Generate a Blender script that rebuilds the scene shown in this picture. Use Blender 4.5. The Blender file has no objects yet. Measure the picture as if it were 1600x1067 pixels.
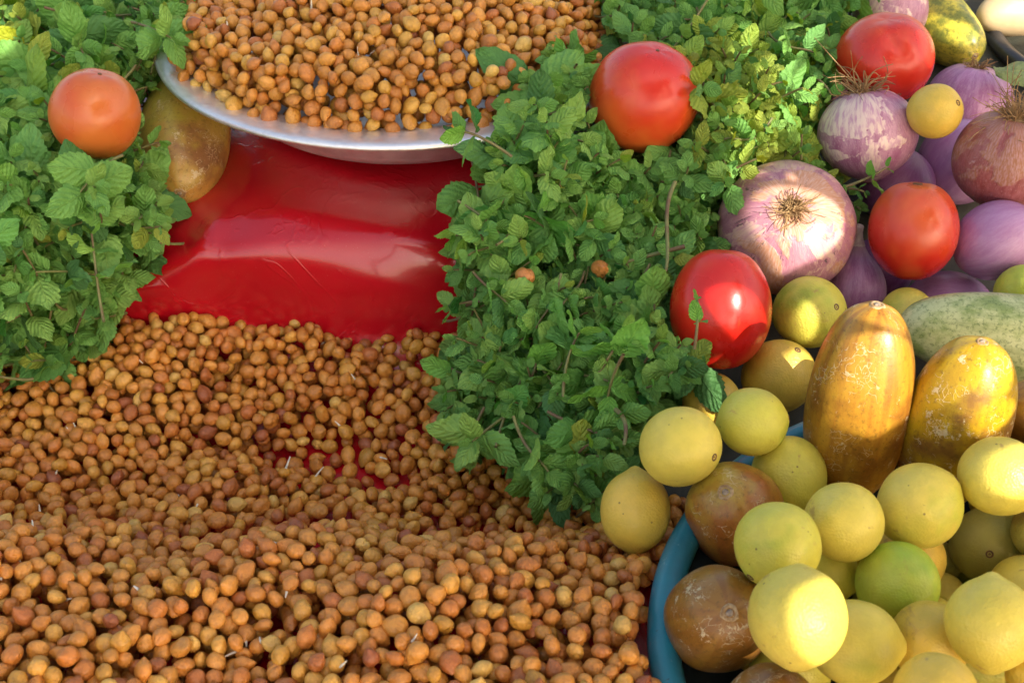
import bpy, math, random
import numpy as np
from mathutils import Vector, Matrix, Quaternion, geometry

# ------------------------------------------------------------------ camera, sky, sun
scene = bpy.context.scene
col = scene.collection
PITCH = math.radians(37)
CAM = np.array([0.0, 0.0, 0.54])
cd = bpy.data.cameras.new('camera'); cam = bpy.data.objects.new('camera', cd); col.objects.link(cam)
cam.location = CAM; cam.rotation_euler = (math.pi/2 - PITCH, 0, 0)
cd.lens = 50; cd.sensor_width = 36; cd.clip_start = 0.02; cd.clip_end = 200
cd.dof.use_dof = True; cd.dof.focus_distance = 0.74; cd.dof.aperture_fstop = 22
scene.camera = cam

SUN = Vector((.45, -.65, .62)).normalized()
elev = math.asin(SUN.z); azim = math.atan2(SUN.x, SUN.y)
world = bpy.data.worlds.new('World'); scene.world = world; world.use_nodes = True
wn = world.node_tree; wn.nodes.clear()
wo = wn.nodes.new('ShaderNodeOutputWorld'); wb = wn.nodes.new('ShaderNodeBackground'); ws = wn.nodes.new('ShaderNodeTexSky')
ws.sky_type = 'NISHITA'; ws.sun_disc = False; ws.sun_elevation = elev; ws.sun_rotation = azim
ws.air_density = 1.0; ws.dust_density = 4.0; ws.ozone_density = 1.0
wb.inputs[1].default_value = 0.15
wm = wn.nodes.new('ShaderNodeMix'); wm.data_type = 'RGBA'; wm.blend_type = 'MULTIPLY'; wm.inputs[0].default_value = 1; wm.inputs[7].default_value = (1.14, 1.0, .82, 1)   # hazy warm air
wn.links.new(ws.outputs[0], wm.inputs[6]); wn.links.new(wm.outputs[2], wb.inputs[0]); wn.links.new(wb.outputs[0], wo.inputs[0])
sl = bpy.data.lights.new('sun', 'SUN'); sl.energy = 3.3; sl.angle = math.radians(0.25); sl.color = (1, .93, .80)
so = bpy.data.objects.new('sun', sl); col.objects.link(so); so.rotation_euler = SUN.to_track_quat('Z', 'Y').to_euler()
scene.view_settings.view_transform = 'Standard'; scene.view_settings.look = 'None'
scene.view_settings.exposure = 1.35; scene.view_settings.gamma = 1.0

rng = np.random.RandomState(7); random.seed(7)

# camera basis, used only to turn measured sight lines into places in the world
AR = np.array([1., 0, 0]); AF = np.array([0, math.cos(PITCH), -math.sin(PITCH)]); AU = np.cross(AR, AF)
FP = 2222.2
def P(px, py, z):
    d = AF + AR*(px-800)/FP - AU*(py-533.5)/FP
    return CAM + d*((z-CAM[2])/d[2])
def proj(p):
    v = np.asarray(p) - CAM; d = v @ AF
    return 800 + FP*(v @ AR)/d, 533.5 - FP*(v @ AU)/d, d
def cdir(r, u, t):       # right, up, towards the photographer
    return Vector(AR*r + AU*u - AF*t).normalized()

# ------------------------------------------------------------------ helpers
def mesh(name, V, Fc, mats=None, smooth=True, uv=None, attr=None, midx=None):
    me = bpy.data.meshes.new(name)
    V = np.asarray(V, dtype=np.float32)
    if isinstance(Fc, np.ndarray):
        n, k = Fc.shape
        me.vertices.add(len(V)); me.vertices.foreach_set('co', V.ravel())
        me.loops.add(n*k); me.polygons.add(n)
        me.loops.foreach_set('vertex_index', Fc.astype(np.int32).ravel())
        me.polygons.foreach_set('loop_start', np.arange(0, n*k, k, dtype=np.int32))
        me.update(calc_edges=True)
    else:
        me.from_pydata([tuple(v) for v in V.tolist()], [], [tuple(f) for f in Fc])
    if smooth: me.polygons.foreach_set('use_smooth', np.ones(len(me.polygons), dtype=bool))
    if mats:
        for m in (mats if isinstance(mats, (list, tuple)) else [mats]): me.materials.append(m)
    if midx is not None: me.polygons.foreach_set('material_index', midx)
    if uv is not None:
        l = me.uv_layers.new(name='UVMap'); li = np.zeros(len(me.loops), dtype=np.int32)
        me.loops.foreach_get('vertex_index', li); l.data.foreach_set('uv', np.asarray(uv, dtype=np.float32)[li].ravel())
    if attr is not None:
        a = me.attributes.new('tint', 'FLOAT_COLOR', 'POINT'); c = np.ones((len(V), 4), dtype=np.float32)
        c[:, :3] = attr; a.data.foreach_set('color', c.ravel())
    me.update()
    return me
def obj(name, me, parent=None, loc=None, rot=None, scale=None, **props):
    o = bpy.data.objects.new(name, me); col.objects.link(o)
    if parent is not None: o.parent = parent
    if loc is not None: o.location = loc
    if rot is not None: o.rotation_mode = 'QUATERNION'; o.rotation_quaternion = rot
    if scale is not None: o.scale = scale if hasattr(scale, '__len__') else (scale,)*3
    for k, v in props.items(): o[k] = v
    return o
def quads(nu, nv, wrap=False):
    i, j = np.meshgrid(np.arange(nu-1), np.arange(nv if wrap else nv-1), indexing='ij')
    j2 = (j+1) % nv
    return np.stack([i*nv+j, i*nv+j2, (i+1)*nv+j2, (i+1)*nv+j], -1).reshape(-1, 4)
def lathe(prof, seg=96, name='lathe', mat=None, wob=0.0):
    prof = np.array(prof); th = np.linspace(0, 2*math.pi, seg, endpoint=False)
    r = prof[:, 0][:, None]*(1 + wob*np.sin(3*th+1)[None] + wob*.6*np.sin(7*th)[None]); z = prof[:, 1][:, None] + 0*th[None]
    V = np.stack([r*np.cos(th), r*np.sin(th), z], -1).reshape(-1, 3)
    return mesh(name, V, quads(len(prof), seg, True), mat)
def nz(n, k, amp, seed):  # smooth pseudo noise on points
    R_ = np.random.RandomState(seed); out = 0
    for q in range(5):
        d = R_.normal(size=3); d *= k*(.6+.25*q)/np.linalg.norm(d); out = out + np.sin(n @ d + R_.uniform(0, 6.28))/(1+.5*q)
    return amp*out/2.2
def sphere_dirs(nth, nph):
    ph = np.linspace(0, math.pi, nph+1)[1:-1]; th = np.linspace(0, 2*math.pi, nth, endpoint=False)
    a, b = np.meshgrid(ph, th, indexing='ij')
    n = np.stack([np.sin(a)*np.cos(b), np.sin(a)*np.sin(b), np.cos(a)], -1).reshape(-1, 3)
    n = np.vstack([n, [0, 0, 1], [0, 0, -1]])
    T, B = len(n)-2, len(n)-1
    f = quads(nph-1, nth, True)
    j = np.arange(nth); top = np.stack([j, np.full(nth, T), (j+1) % nth, (j+1) % nth], 1); o_ = (nph-2)*nth
    fl = [list(q) for q in f[:, ::-1]] + [[T, k, (k+1) % nth] for k in range(nth)] + [[B, o_+(k+1) % nth, o_+k] for k in range(nth)]
    return n, fl
def tube(path, rad, sides=6):
    path = np.asarray(path, float); n = len(path); rad = np.broadcast_to(rad, n)
    t = np.gradient(path, axis=0); t /= np.linalg.norm(t, axis=1)[:, None]+1e-12
    up = np.array([.13, .27, .95]); a = np.cross(t, up); a /= np.linalg.norm(a, axis=1)[:, None]+1e-12; b = np.cross(t, a)
    th = np.linspace(0, 2*math.pi, sides, endpoint=False)
    V = path[:, None] + rad[:, None, None]*(np.cos(th)[None, :, None]*a[:, None]+np.sin(th)[None, :, None]*b[:, None])
    V = V.reshape(-1, 3); Fq = quads(n, sides, True)
    return V, Fq
def join(parts):
    Vs, Fs, k = [], [], 0
    for V, Fq in parts: Vs.append(V); Fs.append(np.asarray(Fq)+k); k += len(V)
    return np.vstack(Vs), np.vstack(Fs)
def bez(p, n=10):
    p = [np.asarray(q, float) for q in p]; out = []
    t = np.linspace(0, 1, n)
    from math import comb
    m = len(p)-1
    return sum(comb(m, i)*(t**i)[:, None]*((1-t)**(m-i))[:, None]*p[i][None] for i in range(m+1))
def sstep(a, b, x):
    t = np.clip((x-a)/(b-a), 0, 1); return t*t*(3-2*t)

# ------------------------------------------------------------------ materials
class G:
    def __init__(s, name, **pr):
        s.m = bpy.data.materials.new(name); s.m.use_nodes = True; s.t = s.m.node_tree
        s.b = s.t.nodes['Principled BSDF']; s.out = s.t.nodes['Material Output']
        for k, v in pr.items(): s.set(k, v)
    def set(s, k, v):
        k = k.replace('_', ' '); i = s.b.inputs[k]
        if isinstance(v, bpy.types.NodeSocket): s.t.links.new(v, i)
        else: i.default_value = (*v, 1) if isinstance(v, tuple) and len(v) == 3 and i.type == 'RGBA' else v
    def n(s, t, ins=None, out=0, **pr):
        nd = s.t.nodes.new('ShaderNode'+t)
        for k, v in pr.items(): setattr(nd, k, v)
        for k, v in (ins or {}).items():
            i = nd.inputs[k]
            if isinstance(v, bpy.types.NodeSocket): s.t.links.new(v, i)
            else: i.default_value = (*v, 1) if isinstance(v, tuple) and len(v) == 3 and i.type == 'RGBA' else v
        return nd.outputs[out]
    def obc(s): return s.n('TexCoord', out=3)
    def offs(s, v):   # shift by object random so that copies differ
        r = s.n('ObjectInfo', out=5)
        m = s.n('Math', {0: r, 1: 37.0}, operation='MULTIPLY')
        return s.n('VectorMath', {0: v, 1: s.n('CombineXYZ', {0: m, 1: m, 2: m})}, operation='ADD')
    def noise(s, v, scale, detail=3, rough=.55, dist=0, out=0):
        return s.n('TexNoise', {'Vector': v, 'Scale': scale, 'Detail': detail, 'Roughness': rough, 'Distortion': dist}, out=out)
    def ramp(s, f, a, b, c0=0., c1=1.):
        return s.n('MapRange', {0: f, 1: a, 2: b, 3: c0, 4: c1}, interpolation_type='SMOOTHSTEP')
    def mix(s, f, a, b, mode='MIX'):
        nd = s.t.nodes.new('ShaderNodeMix'); nd.data_type = 'RGBA'; nd.blend_type = mode
        for i, v in ((0, f), (6, a), (7, b)):
            if isinstance(v, bpy.types.NodeSocket): s.t.links.new(v, nd.inputs[i])
            else: nd.inputs[i].default_value = (*v, 1) if isinstance(v, tuple) else v
        return nd.outputs[2]
    def math(s, op, a, b=0.): return s.n('Math', {0: a, 1: b}, operation=op)
    def bump(s, h, dist, strength=1.):
        s.set('Normal', s.n('Bump', {'Height': h, 'Distance': dist, 'Strength': strength}))

def lemon_mat(name, c1, c2, c3):
    g = G(name, Roughness=.42, Subsurface_Weight=.12, Subsurface_Scale=.006)
    g.set('Subsurface Radius', (1., .6, .15)); v = g.offs(g.obc())
    a = g.ramp(g.noise(v, 45, 2), .35, .65); c = g.mix(a, c1, c2)
    c = g.mix(g.ramp(g.noise(v, 28, 3, .6), .54, .72), c, c3)
    c = g.mix(g.ramp(g.noise(v, 160, 3, .6), .30, .7), g.mix(.16, c, (.25, .2, .03)), c)
    sp = g.n('TexVoronoi', {'Vector': v, 'Scale': 190., 'Randomness': 1.}, out=0)
    m = g.math('MULTIPLY', g.ramp(sp, .13, .08), g.ramp(g.noise(v, 70, 2), .56, .62))
    c = g.mix(g.math('MULTIPLY', m, .75), c, (.13, .07, .02))
    c = g.mix(g.ramp(g.noise(v, 60, 5, .75, .8), .61, .69, 0, .65), c, (.42, .25, .07))
    g.set('Base Color', c); g.set('Roughness', g.ramp(g.noise(v, 90, 3), .3, .7, .36, .55))
    h = g.math('ADD', g.n('TexVoronoi', {'Vector': v, 'Scale': 900.}), g.math('MULTIPLY', g.noise(v, 130, 3), 3.))
    g.bump(h, .00026, .75); return g.m
def tomato_mat(name, red, orange, amt, axis_dir=(0, 0, 1)):
    g = G(name, Roughness=.28, Subsurface_Weight=.10, Subsurface_Scale=.006, Coat_Weight=.2, Coat_Roughness=.2)
    g.set('Subsurface Radius', (1., .25, .1)); o = g.obc(); v = g.offs(o)
    d = g.n('VectorMath', {0: o, 1: axis_dir}, out=1, operation='DOT_PRODUCT')
    f = g.math('ADD', g.math('MULTIPLY', d, 13.), g.math('MULTIPLY', g.math('SUBTRACT', g.noise(v, 35, 3), .5), 1.6))
    c = g.mix(g.ramp(f, -.5+amt, .5+amt), red, orange)
    st = g.noise(g.n('Mapping', {'Vector': v, 'Scale': (1., 1., .3)}), 260, 3, .7)
    c = g.mix(g.ramp(st, .62, .78, 0, .3), c, orange)
    sp = g.n('TexVoronoi', {'Vector': v, 'Scale': 110.})
    m = g.math('MULTIPLY', g.ramp(sp, .11, .07), g.ramp(g.noise(v, 40, 1), .58, .62))
    c = g.mix(g.math('MULTIPLY', m, .6), c, (.6, .35, .2))
    g.set('Base Color', c); g.set('Roughness', g.ramp(g.noise(v, 50, 4), .3, .75, .22, .4))
    g.bump(g.noise(v, 160, 4), .0003, .5); return g.m
def polar(g, k, kz):      # coordinates that run along meridians of the object
    s = g.n('SeparateXYZ', {0: g.obc()}); nd = s.node; x, y, z = nd.outputs
    rho = g.math('ADD', g.math('SQRT', g.math('ADD', g.math('MULTIPLY', x, x), g.math('MULTIPLY', y, y))), .0008)
    return g.offs(g.n('CombineXYZ', {0: g.math('MULTIPLY', g.math('DIVIDE', x, rho), k), 1: g.math('MULTIPLY', g.math('DIVIDE', y, rho), k), 2: g.math('MULTIPLY', z, kz)})), rho, z
def onion_mat(name, dark, light, paper, pale, wp=.5, wpal=.55, sooty=.0, rough=.33):
    g = G(name, Roughness=rough, Subsurface_Weight=.1, Subsurface_Scale=.004, Coat_Weight=.15, Coat_Roughness=.25)
    g.set('Subsurface Radius', (1., .5, .6)); v, rho, z = polar(g, 1., 12.); ob = g.offs(g.obc())
    c = g.mix(g.ramp(g.noise(v, 5, 4, .65), .32, .68), dark, light)
    c = g.mix(g.ramp(g.noise(v, 22, 3, .7), .45, .72, 0, .55), c, dark)
    c = g.mix(g.ramp(g.noise(v, 45, 2, .6), .56, .66, 0, .35), c, pale)
    e = g.noise(ob, 34, 5, .6, .4)
    pm = g.ramp(e, wpal, wpal+.025); c = g.mix(pm, c, g.mix(g.ramp(g.noise(v, 14, 3), .4, .65), pale, light))
    e2 = g.noise(g.n('VectorMath', {0: ob, 1: (3., 7., 1.)}, operation='ADD'), 24, 5, .6, .5)
    p2 = g.ramp(e2, wp, wp+.05); c = g.mix(g.math('MULTIPLY', p2, .9), c, g.mix(g.ramp(g.noise(v, 30, 4), .35, .7), paper, pale))
    c = g.mix(g.ramp(rho, .011, .003, 0, .75), c, paper)
    if sooty:
        s1 = g.math('MULTIPLY', g.ramp(g.noise(v, 7, 5, .8), .56, .62), g.ramp(g.noise(ob, 130, 4, .8), .48, .6))
        c = g.mix(g.math('MULTIPLY', s1, sooty), c, (.05, .03, .04))
    g.set('Base Color', c); g.set('Roughness', g.ramp(p2, 0, 1, rough, rough+.18))
    h = g.math('ADD', g.noise(v, 30, 3), g.math('MULTIPLY', p2, .8)); h = g.math('ADD', h, g.math('MULTIPLY', pm, .5))
    g.bump(h, .0005, .55); return g.m
def gherkin_mat(name, a, b, c_, crust=.6, yel=None, ydir=(0, 0, 1), yofs=0.):
    g = G(name, Roughness=.45, Subsurface_Weight=.06, Subsurface_Scale=.005, Coat_Weight=.10, Coat_Roughness=.25)
    v, rho, z = polar(g, 1., 5.); o = g.obc(); ob = g.offs(o)
    c = g.mix(g.ramp(g.noise(v, 2.6, 3, .6), .36, .62), a, b)
    c = g.mix(g.ramp(g.noise(ob, 30, 4, .6), .48, .70), c, c_)
    if yel:
        d = g.n('VectorMath', {0: o, 1: ydir}, out=1, operation='DOT_PRODUCT')
        f = g.math('ADD', g.math('MULTIPLY', d, 40.), g.math('MULTIPLY', g.math('SUBTRACT', g.noise(ob, 50, 4), .5), 3.))
        c = g.mix(g.ramp(f, yofs, yofs+1., 0, .85), c, yel)
    c = g.mix(g.ramp(g.noise(ob, 420, 3, .7), .52, .68, 0, .45), c, (.10, .055, .012))
    c = g.mix(g.ramp(g.noise(ob, 240, 2, .7), .60, .72, 0, .30), c, b)
    # pale crust and scratches
    vd = g.n('TexVoronoi', {'Vector': g.n('VectorMath', {0: ob, 1: g.n('VectorMath', {0: g.noise(ob, 90, 2, out=1), 'Scale': .02}, operation='SCALE')}, operation='ADD'), 'Scale': 210.}, feature='DISTANCE_TO_EDGE')
    m = g.math('MULTIPLY', g.ramp(vd, .045, .012), g.ramp(g.noise(ob, 48, 4, .7), crust, crust+.07))
    m2 = g.ramp(g.noise(ob, 80, 6, .82), crust+.075, crust+.105)
    m = g.math('MAXIMUM', g.math('MULTIPLY', m, .7), g.math('MULTIPLY', m2, .8))
    c = g.mix(m, c, (.62, .50, .30)); g.set('Base Color', c); g.set('Roughness', g.ramp(m, 0, 1, .36, .7))
    h = g.math('ADD', g.math('MULTIPLY', g.noise(ob, 300, 4, .7), 1.), g.math('MULTIPLY', m, .6)); g.bump(h, .0004, .6); return g.m
def cuke_mat(name, dark, mid, pale, scale=1.):
    g = G(name, Roughness=.38, Coat_Weight=.2, Coat_Roughness=.25); v, rho, z = polar(g, 1., 6.); ob = g.offs(g.obc())
    c = g.mix(g.ramp(g.noise(ob, 55*scale, 5, .7), .40, .60), mid, pale)
    c = g.mix(g.ramp(g.noise(v, 3.2, 4, .7), .50, .75, 0, .45), c, dark)
    c = g.mix(g.ramp(g.noise(ob, 420, 3, .75), .50, .66, 0, .6), c, dark)
    c = g.mix(g.ramp(g.noise(ob, 150, 5, .8), .60, .66, 0, .6), c, dark)
    g.set('Base Color', c); g.bump(g.noise(ob, 260, 4, .7), .0005, .6); return g.m
def chick_mat(name, stuff):
    g = G(name, Roughness=.42, Subsurface_Weight=.05, Subsurface_Scale=.001, Coat_Weight=.2, Coat_Roughness=.2)
    g.set('Subsurface Radius', (1., .45, .15))
    t = g.n('Attribute', {}, out=0, attribute_name='tint') if stuff else g.n('ObjectInfo', {}, out=1)
    p = g.n('NewGeometry', out=0)
    c = g.mix(g.ramp(g.noise(p, 330, 3, .6), .35, .7, 0, .45), t, g.mix(1., t, (.55, .42, .38), 'MULTIPLY'))
    c = g.mix(g.ramp(g.noise(p, 700, 2, .6), .58, .75, 0, .3), c, g.mix(1., t, (1.35, 1.5, 1.6), 'MULTIPLY'))
    g.set('Base Color', c); g.set('Roughness', g.ramp(g.noise(p, 150, 2), .35, .65, .3, .5))
    g.bump(g.math('ADD', g.noise(p, 900, 3, .6), g.math('MULTIPLY', g.noise(p, 300, 3, .6, 1.), 2.5)), .0005, .8); return g.m
def leaf_mat(name, stuff):
    g = G(name, Roughness=.5, Specular_IOR_Level=.22)
    t = g.n('Attribute', {}, out=0, attribute_name='tint') if stuff else g.n('ObjectInfo', {}, out=1)
    uv = g.n('TexCoord', out=2); s = g.n('SeparateXYZ', {0: uv}).node; u, v = s.outputs[0], s.outputs[1]
    au = g.math('ABSOLUTE', g.math('SUBTRACT', u, .5))
    w = g.math('FRACT', g.math('SUBTRACT', g.math('MULTIPLY', v, 6.5), g.math('MULTIPLY', au, 4.2)))
    side = g.math('ABSOLUTE', g.math('SUBTRACT', w, .5))      # .5 on a vein, 0 between
    vein = g.ramp(side, .40, .49); mid = g.ramp(au, .035, .012)
    vm = g.math('MAXIMUM', g.math('MULTIPLY', vein, .55), mid)
    p = g.n('NewGeometry', out=0)
    c = g.mix(g.ramp(g.noise(p, 120, 3, .6), .35, .7, 0, .5), t, g.mix(1., t, (.62, .72, .7), 'MULTIPLY'))
    c = g.mix(g.ramp(g.noise(p, 420, 2), .55, .7, 0, .25), c, g.mix(1., t, (1.5, 1.3, 1.2), 'MULTIPLY'))
    c = g.mix(g.math('MULTIPLY', vm, .28), c, g.mix(1., t, (1.9, 1.5, 1.5), 'MULTIPLY'))
    bf = g.n('NewGeometry', out=6); c = g.mix(g.math('MULTIPLY', bf, .4), c, (.16, .30, .10))
    g.set('Base Color', c)
    h = g.math('SUBTRACT', g.math('ADD', g.math('MULTIPLY', g.ramp(side, .5, .0), .45), g.math('MULTIPLY', g.noise(p, 420, 3), 1.6)), g.math('MULTIPLY', mid, .8))
    g.bump(h, .0014, .75)
    tr = g.n('BsdfTranslucent', {'Color': g.mix(1., c, (1.5, 1.5, .6), 'MULTIPLY')})
    mx = g.n('MixShader', {0: .22, 1: g.b.outputs[0], 2: tr}); g.t.links.new(mx, g.out.inputs[0]); return g.m
def plain(name, c, rough=.6, c2=None, sc=60., bump=.0004, **k):
    g = G(name, Roughness=rough, **k); v = g.obc()
    g.set('Base Color', g.mix(g.ramp(g.noise(v, sc, 5, .65), .35, .68), c, c2 or tuple(x*.6 for x in c)))
    g.bump(g.noise(v, sc*5, 4, .6), bump, .5); return g.m

M = {}
M['chick'] = chick_mat('chickpea_skin', False); M['chick_s'] = chick_mat('chickpea_skin_heap', True)
M['leaf'] = leaf_mat('mint_leaf', False); M['leaf_s'] = leaf_mat('mint_leaf_mass', True)
M['stem'] = plain('mint_stem', (.20, .22, .07), .6, (.16, .09, .05), 90.)
M['sprout'] = plain('white_sprout', (.80, .76, .66), .4, (.65, .6, .45), 200., .0001)
M['root'] = plain('dry_root', (.42, .27, .12), .8, (.22, .12, .05), 150.)
M['scar'] = plain('brown_scar', (.20, .10, .035), .7, (.09, .045, .02), 500.)
M['greyscar'] = plain('grey_scar', (.40, .32, .24), .8, (.15, .10, .08), 500.)
M['ring'] = plain('pale_scar_ring', (.50, .36, .20), .8, (.28, .16, .07), 500.)

# red plastic sheet
g = G('red_vinyl', Roughness=.16, Coat_Weight=.6, Coat_Roughness=.07); v = g.obc()
c = g.mix(g.ramp(g.noise(v, 9, 4), .3, .7), (.52, .006, .016), (.43, .004, .012))
c = g.mix(g.ramp(g.noise(v, 900, 2, .8), .66, .74, 0, .35), c, (.55, .12, .12)); g.set('Base Color', c)
g.set('Roughness', g.ramp(g.noise(v, 40, 5, .7), .3, .75, .10, .22))
g.bump(g.math('ADD', g.math('SUBTRACT', g.math('MULTIPLY', g.noise(v, 18, 3), 2.), g.math('MULTIPLY', g.ramp(g.math('ABSOLUTE', g.math('SUBTRACT', g.noise(v, 13, 4, .6, .6), .5)), .0, .02), .55)), g.math('MULTIPLY', g.noise(v, 1600, 2, .7), .25)), .0006, .5); M['red'] = g.m
# steel
g = G('brushed_steel', Metallic=.82, Roughness=.4); v = g.obc()
g.set('Base Color', g.mix(g.ramp(g.noise(v, 60, 5, .7), .4, .7), (.94, .95, .98), (.80, .81, .84)))
g.set('Roughness', g.ramp(g.noise(v, 90, 5, .75), .3, .7, .34, .52)); g.bump(g.noise(v, 110, 4, .6), .0006, .5); M['steel'] = g.m
# teal plastic
g = G('teal_plastic', Roughness=.36, Coat_Weight=.1); v = g.obc()
c = g.mix(g.ramp(g.noise(v, 22, 5, .7), .35, .7), (.014, .20, .27), (.02, .15, .21))
c = g.mix(g.ramp(g.noise(v, 170, 4, .8), .66, .70, 0, .8), c, (.02, .03, .04))
c = g.mix(g.ramp(g.noise(v, 320, 3, .8), .62, .74, 0, .35), c, (.30, .42, .45)); g.set('Base Color', c)
g.bump(g.noise(v, 260, 3), .0003, .4); M['teal'] = g.m
M['black'] = plain('black_plastic', (.02, .021, .028), .35, (.035, .035, .04), 40.)
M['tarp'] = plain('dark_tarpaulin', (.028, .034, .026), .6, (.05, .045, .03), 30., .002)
M['wood'] = plain('table_wood', (.22, .15, .09), .7, (.13, .09, .05), 14., .001)
M['ground'] = plain('ground_earth', (.26, .21, .16), .9, (.18, .145, .11), 3., .01)
M['shade'] = plain('blocker_cloth', (.55, .50, .42), .9, (.45, .41, .35), 6., .001)
M['radish'] = plain('cream_radish', (.60, .47, .28), .5, (.50, .37, .21), 26., .0006)

lem = {
 'pale': lemon_mat('lemon_pale', (.76, .62, .105), (.72, .60, .09), (.52, .53, .06)),
 'gold': lemon_mat('lemon_gold', (.74, .51, .075), (.68, .49, .065), (.56, .34, .04)),
 'greenish': lemon_mat('lemon_greenish', (.68, .61, .085), (.61, .58, .075), (.38, .46, .04)),
 'lime': lemon_mat('lemon_lime', (.56, .64, .08), (.44, .57, .05), (.32, .50, .04)),
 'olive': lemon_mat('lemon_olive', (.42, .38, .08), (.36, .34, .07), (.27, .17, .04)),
}

# ------------------------------------------------------------------ ground, table, sheets
gp = mesh('ground', [(-40, -40, -.75), (40, -40, -.75), (40, 40, -.75), (-40, 40, -.75)], np.array([[0, 1, 2, 3]]), M['ground'])
obj('ground', gp, kind='structure')
def box(x0, x1, y0, y1, z0, z1):
    V = np.array([(x, y, z) for x in (x0, x1) for y in (y0, y1) for z in (z0, z1)], float)
    return V, np.array([[0, 1, 3, 2], [4, 6, 7, 5], [0, 4, 5, 1], [2, 3, 7, 6], [0, 2, 6, 4], [1, 5, 7, 3]])
tb = bpy.data.objects.new('stall_table', None); col.objects.link(tb); tb['kind'] = 'structure'
tb.location = (0, .8, -.75)
for k in range(9):
    V, Fq = box(-.75, .75, -.70+k*.17, -.70+k*.17+.166, .705, .735); obj('plank', mesh('plank', V, Fq, M['wood'], False), tb)
for x in (-.7, .7):
    for y in (-.62, .72):
        V, Fq = box(x-.03, x+.03, y-.03, y+.03, 0, .705); obj('leg', mesh('leg', V, Fq, M['wood'], False), tb)

# red sheet: a path in (y, z) swept across x, with folds
path = np.array([(.16, -.010), (.24, .0), (.30, .045), (.36, .056), (.43, .056), (.475, .040), (.515, .006), (.56, .001), (.61, .001), (.655, .006), (.680, .018),
                 (.687, .034), (.689, .055), (.690, .080), (.6925, .0885), (.699, .0912), (.707, .0935), (.716, .0962), (.728, .0990), (.742, .1005), (.80, .101), (.95, .101), (1.10, .101), (1.22, .101)])
def resample(p, n):
    from_ = np.concatenate([[0], np.cumsum(np.linalg.norm(np.diff(p, axis=0), axis=1))])
    t = np.linspace(0, from_[-1], n); q = np.stack([np.interp(t, from_, p[:, k]) for k in (0, 1)], 1)
    for _ in range(2): q[1:-1] = .25*q[:-2]+.5*q[1:-1]+.25*q[2:]
    return q
q = resample(path, 380); xs = np.linspace(-.5, .25, 150)
Y = q[:, 0][:, None]+0*xs[None]; Z = q[:, 1][:, None]+0*xs[None]; X = 0*Y+xs[None]
face = np.exp(-((Y-.70)/.035)**2)*sstep(.015, .09, Z)
dip = -.005*np.exp(-((X+.036)/.014)**2) - .010*np.exp(-((X+.255)/.03)**2) + .006*np.exp(-((X-.02)/.02)**2)
Z2 = Z + face*dip - .024*sstep(-.135, -.26, X)*sstep(.05, .095, Z)
low = sstep(.62, .69, Y)*(1-sstep(.06, .10, Z))
Yf = Y + low*(-.006*np.exp(-((X+.10)/.07)**2) + .003*np.sin(X*38+1)) + face*.001*np.sin(X*55)
# soft creases on the top near the edge and on the face
def crease(px0, py0, px1, py1, z, h, w):
    a, b = P(px0, py0, z)[:2], P(px1, py1, z)[:2]; d = b-a; L = np.linalg.norm(d); d /= L
    s = (X-a[0])*d[0]+(Y-a[1])*d[1]; t = -(X-a[0])*d[1]+(Y-a[1])*d[0]
    return h*np.exp(-(t/w)**2)*sstep(-.01, .015, s)*(1-sstep(L-.015, L+.01, s))
Z2 += crease(690, 368, 790, 300, .1, -.004, .006) + crease(285, 372, 345, 318, .1, .004, .007) + crease(420, 320, 640, 350, .1, .0025, .01)
Z2 += .0012*np.sin(X*60+Y*45)*sstep(.70, .76, Y) + low*.002*np.sin(X*90+Z*130)
bare = ((Y > .5) & (Y < .66)); Z2 += bare*.0006*np.sin(X*140+2)*np.sin(Y*170)
Z2 = np.where(Y < .56, Z2*(1-sstep(.045, .075, X)) - .006*sstep(.045, .075, X), Z2)
bed0 = np.interp(Y, [.2, .40, .55, .62, .68, .75, .82, .90, 1.0, 1.3], [.004, .004, .010, .034, .042, .052, .080, .100, .105, .105])-.012
Z2 = np.where(Y >= .56, Z2+(np.minimum(Z2, bed0)-Z2)*sstep(.04, .07, X), Z2)
V = np.stack([X, Yf, Z2], -1).reshape(-1, 3)
sh = obj('plastic_sheet', mesh('plastic_sheet', V, quads(len(q), len(xs))[:, ::-1], M['red']), label='shiny red plastic sheet draped over the stall step under the steel tray', category='plastic sheet')
def cloth_z(x, y): return np.interp(y, q[:, 0], q[:, 1])

# dark tarpaulin under mint, onions and basin (right) and under the left mint
def bed_r(x, y):
    z = np.interp(y, [.2, .40, .55, .62, .68, .75, .82, .90, 1.0, 1.3], [.004, .004, .010, .034, .042, .052, .080, .100, .105, .105])
    return z
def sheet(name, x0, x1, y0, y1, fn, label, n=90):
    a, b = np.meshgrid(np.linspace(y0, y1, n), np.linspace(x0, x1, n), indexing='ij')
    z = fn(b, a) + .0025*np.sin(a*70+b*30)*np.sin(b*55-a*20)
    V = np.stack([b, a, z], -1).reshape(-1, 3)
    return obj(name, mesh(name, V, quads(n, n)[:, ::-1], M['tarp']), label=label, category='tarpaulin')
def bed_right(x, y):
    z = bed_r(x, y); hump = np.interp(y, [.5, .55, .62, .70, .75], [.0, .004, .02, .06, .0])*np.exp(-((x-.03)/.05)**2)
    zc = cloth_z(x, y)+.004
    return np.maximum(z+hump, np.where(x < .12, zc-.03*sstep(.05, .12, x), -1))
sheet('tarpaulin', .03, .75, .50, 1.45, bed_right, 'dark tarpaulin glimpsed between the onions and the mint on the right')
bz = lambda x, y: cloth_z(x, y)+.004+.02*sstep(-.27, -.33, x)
sheet('tarpaulin', -.60, -.30, .60, 1.35, bz, 'dark tarpaulin hidden under the mint on the left')

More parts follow.
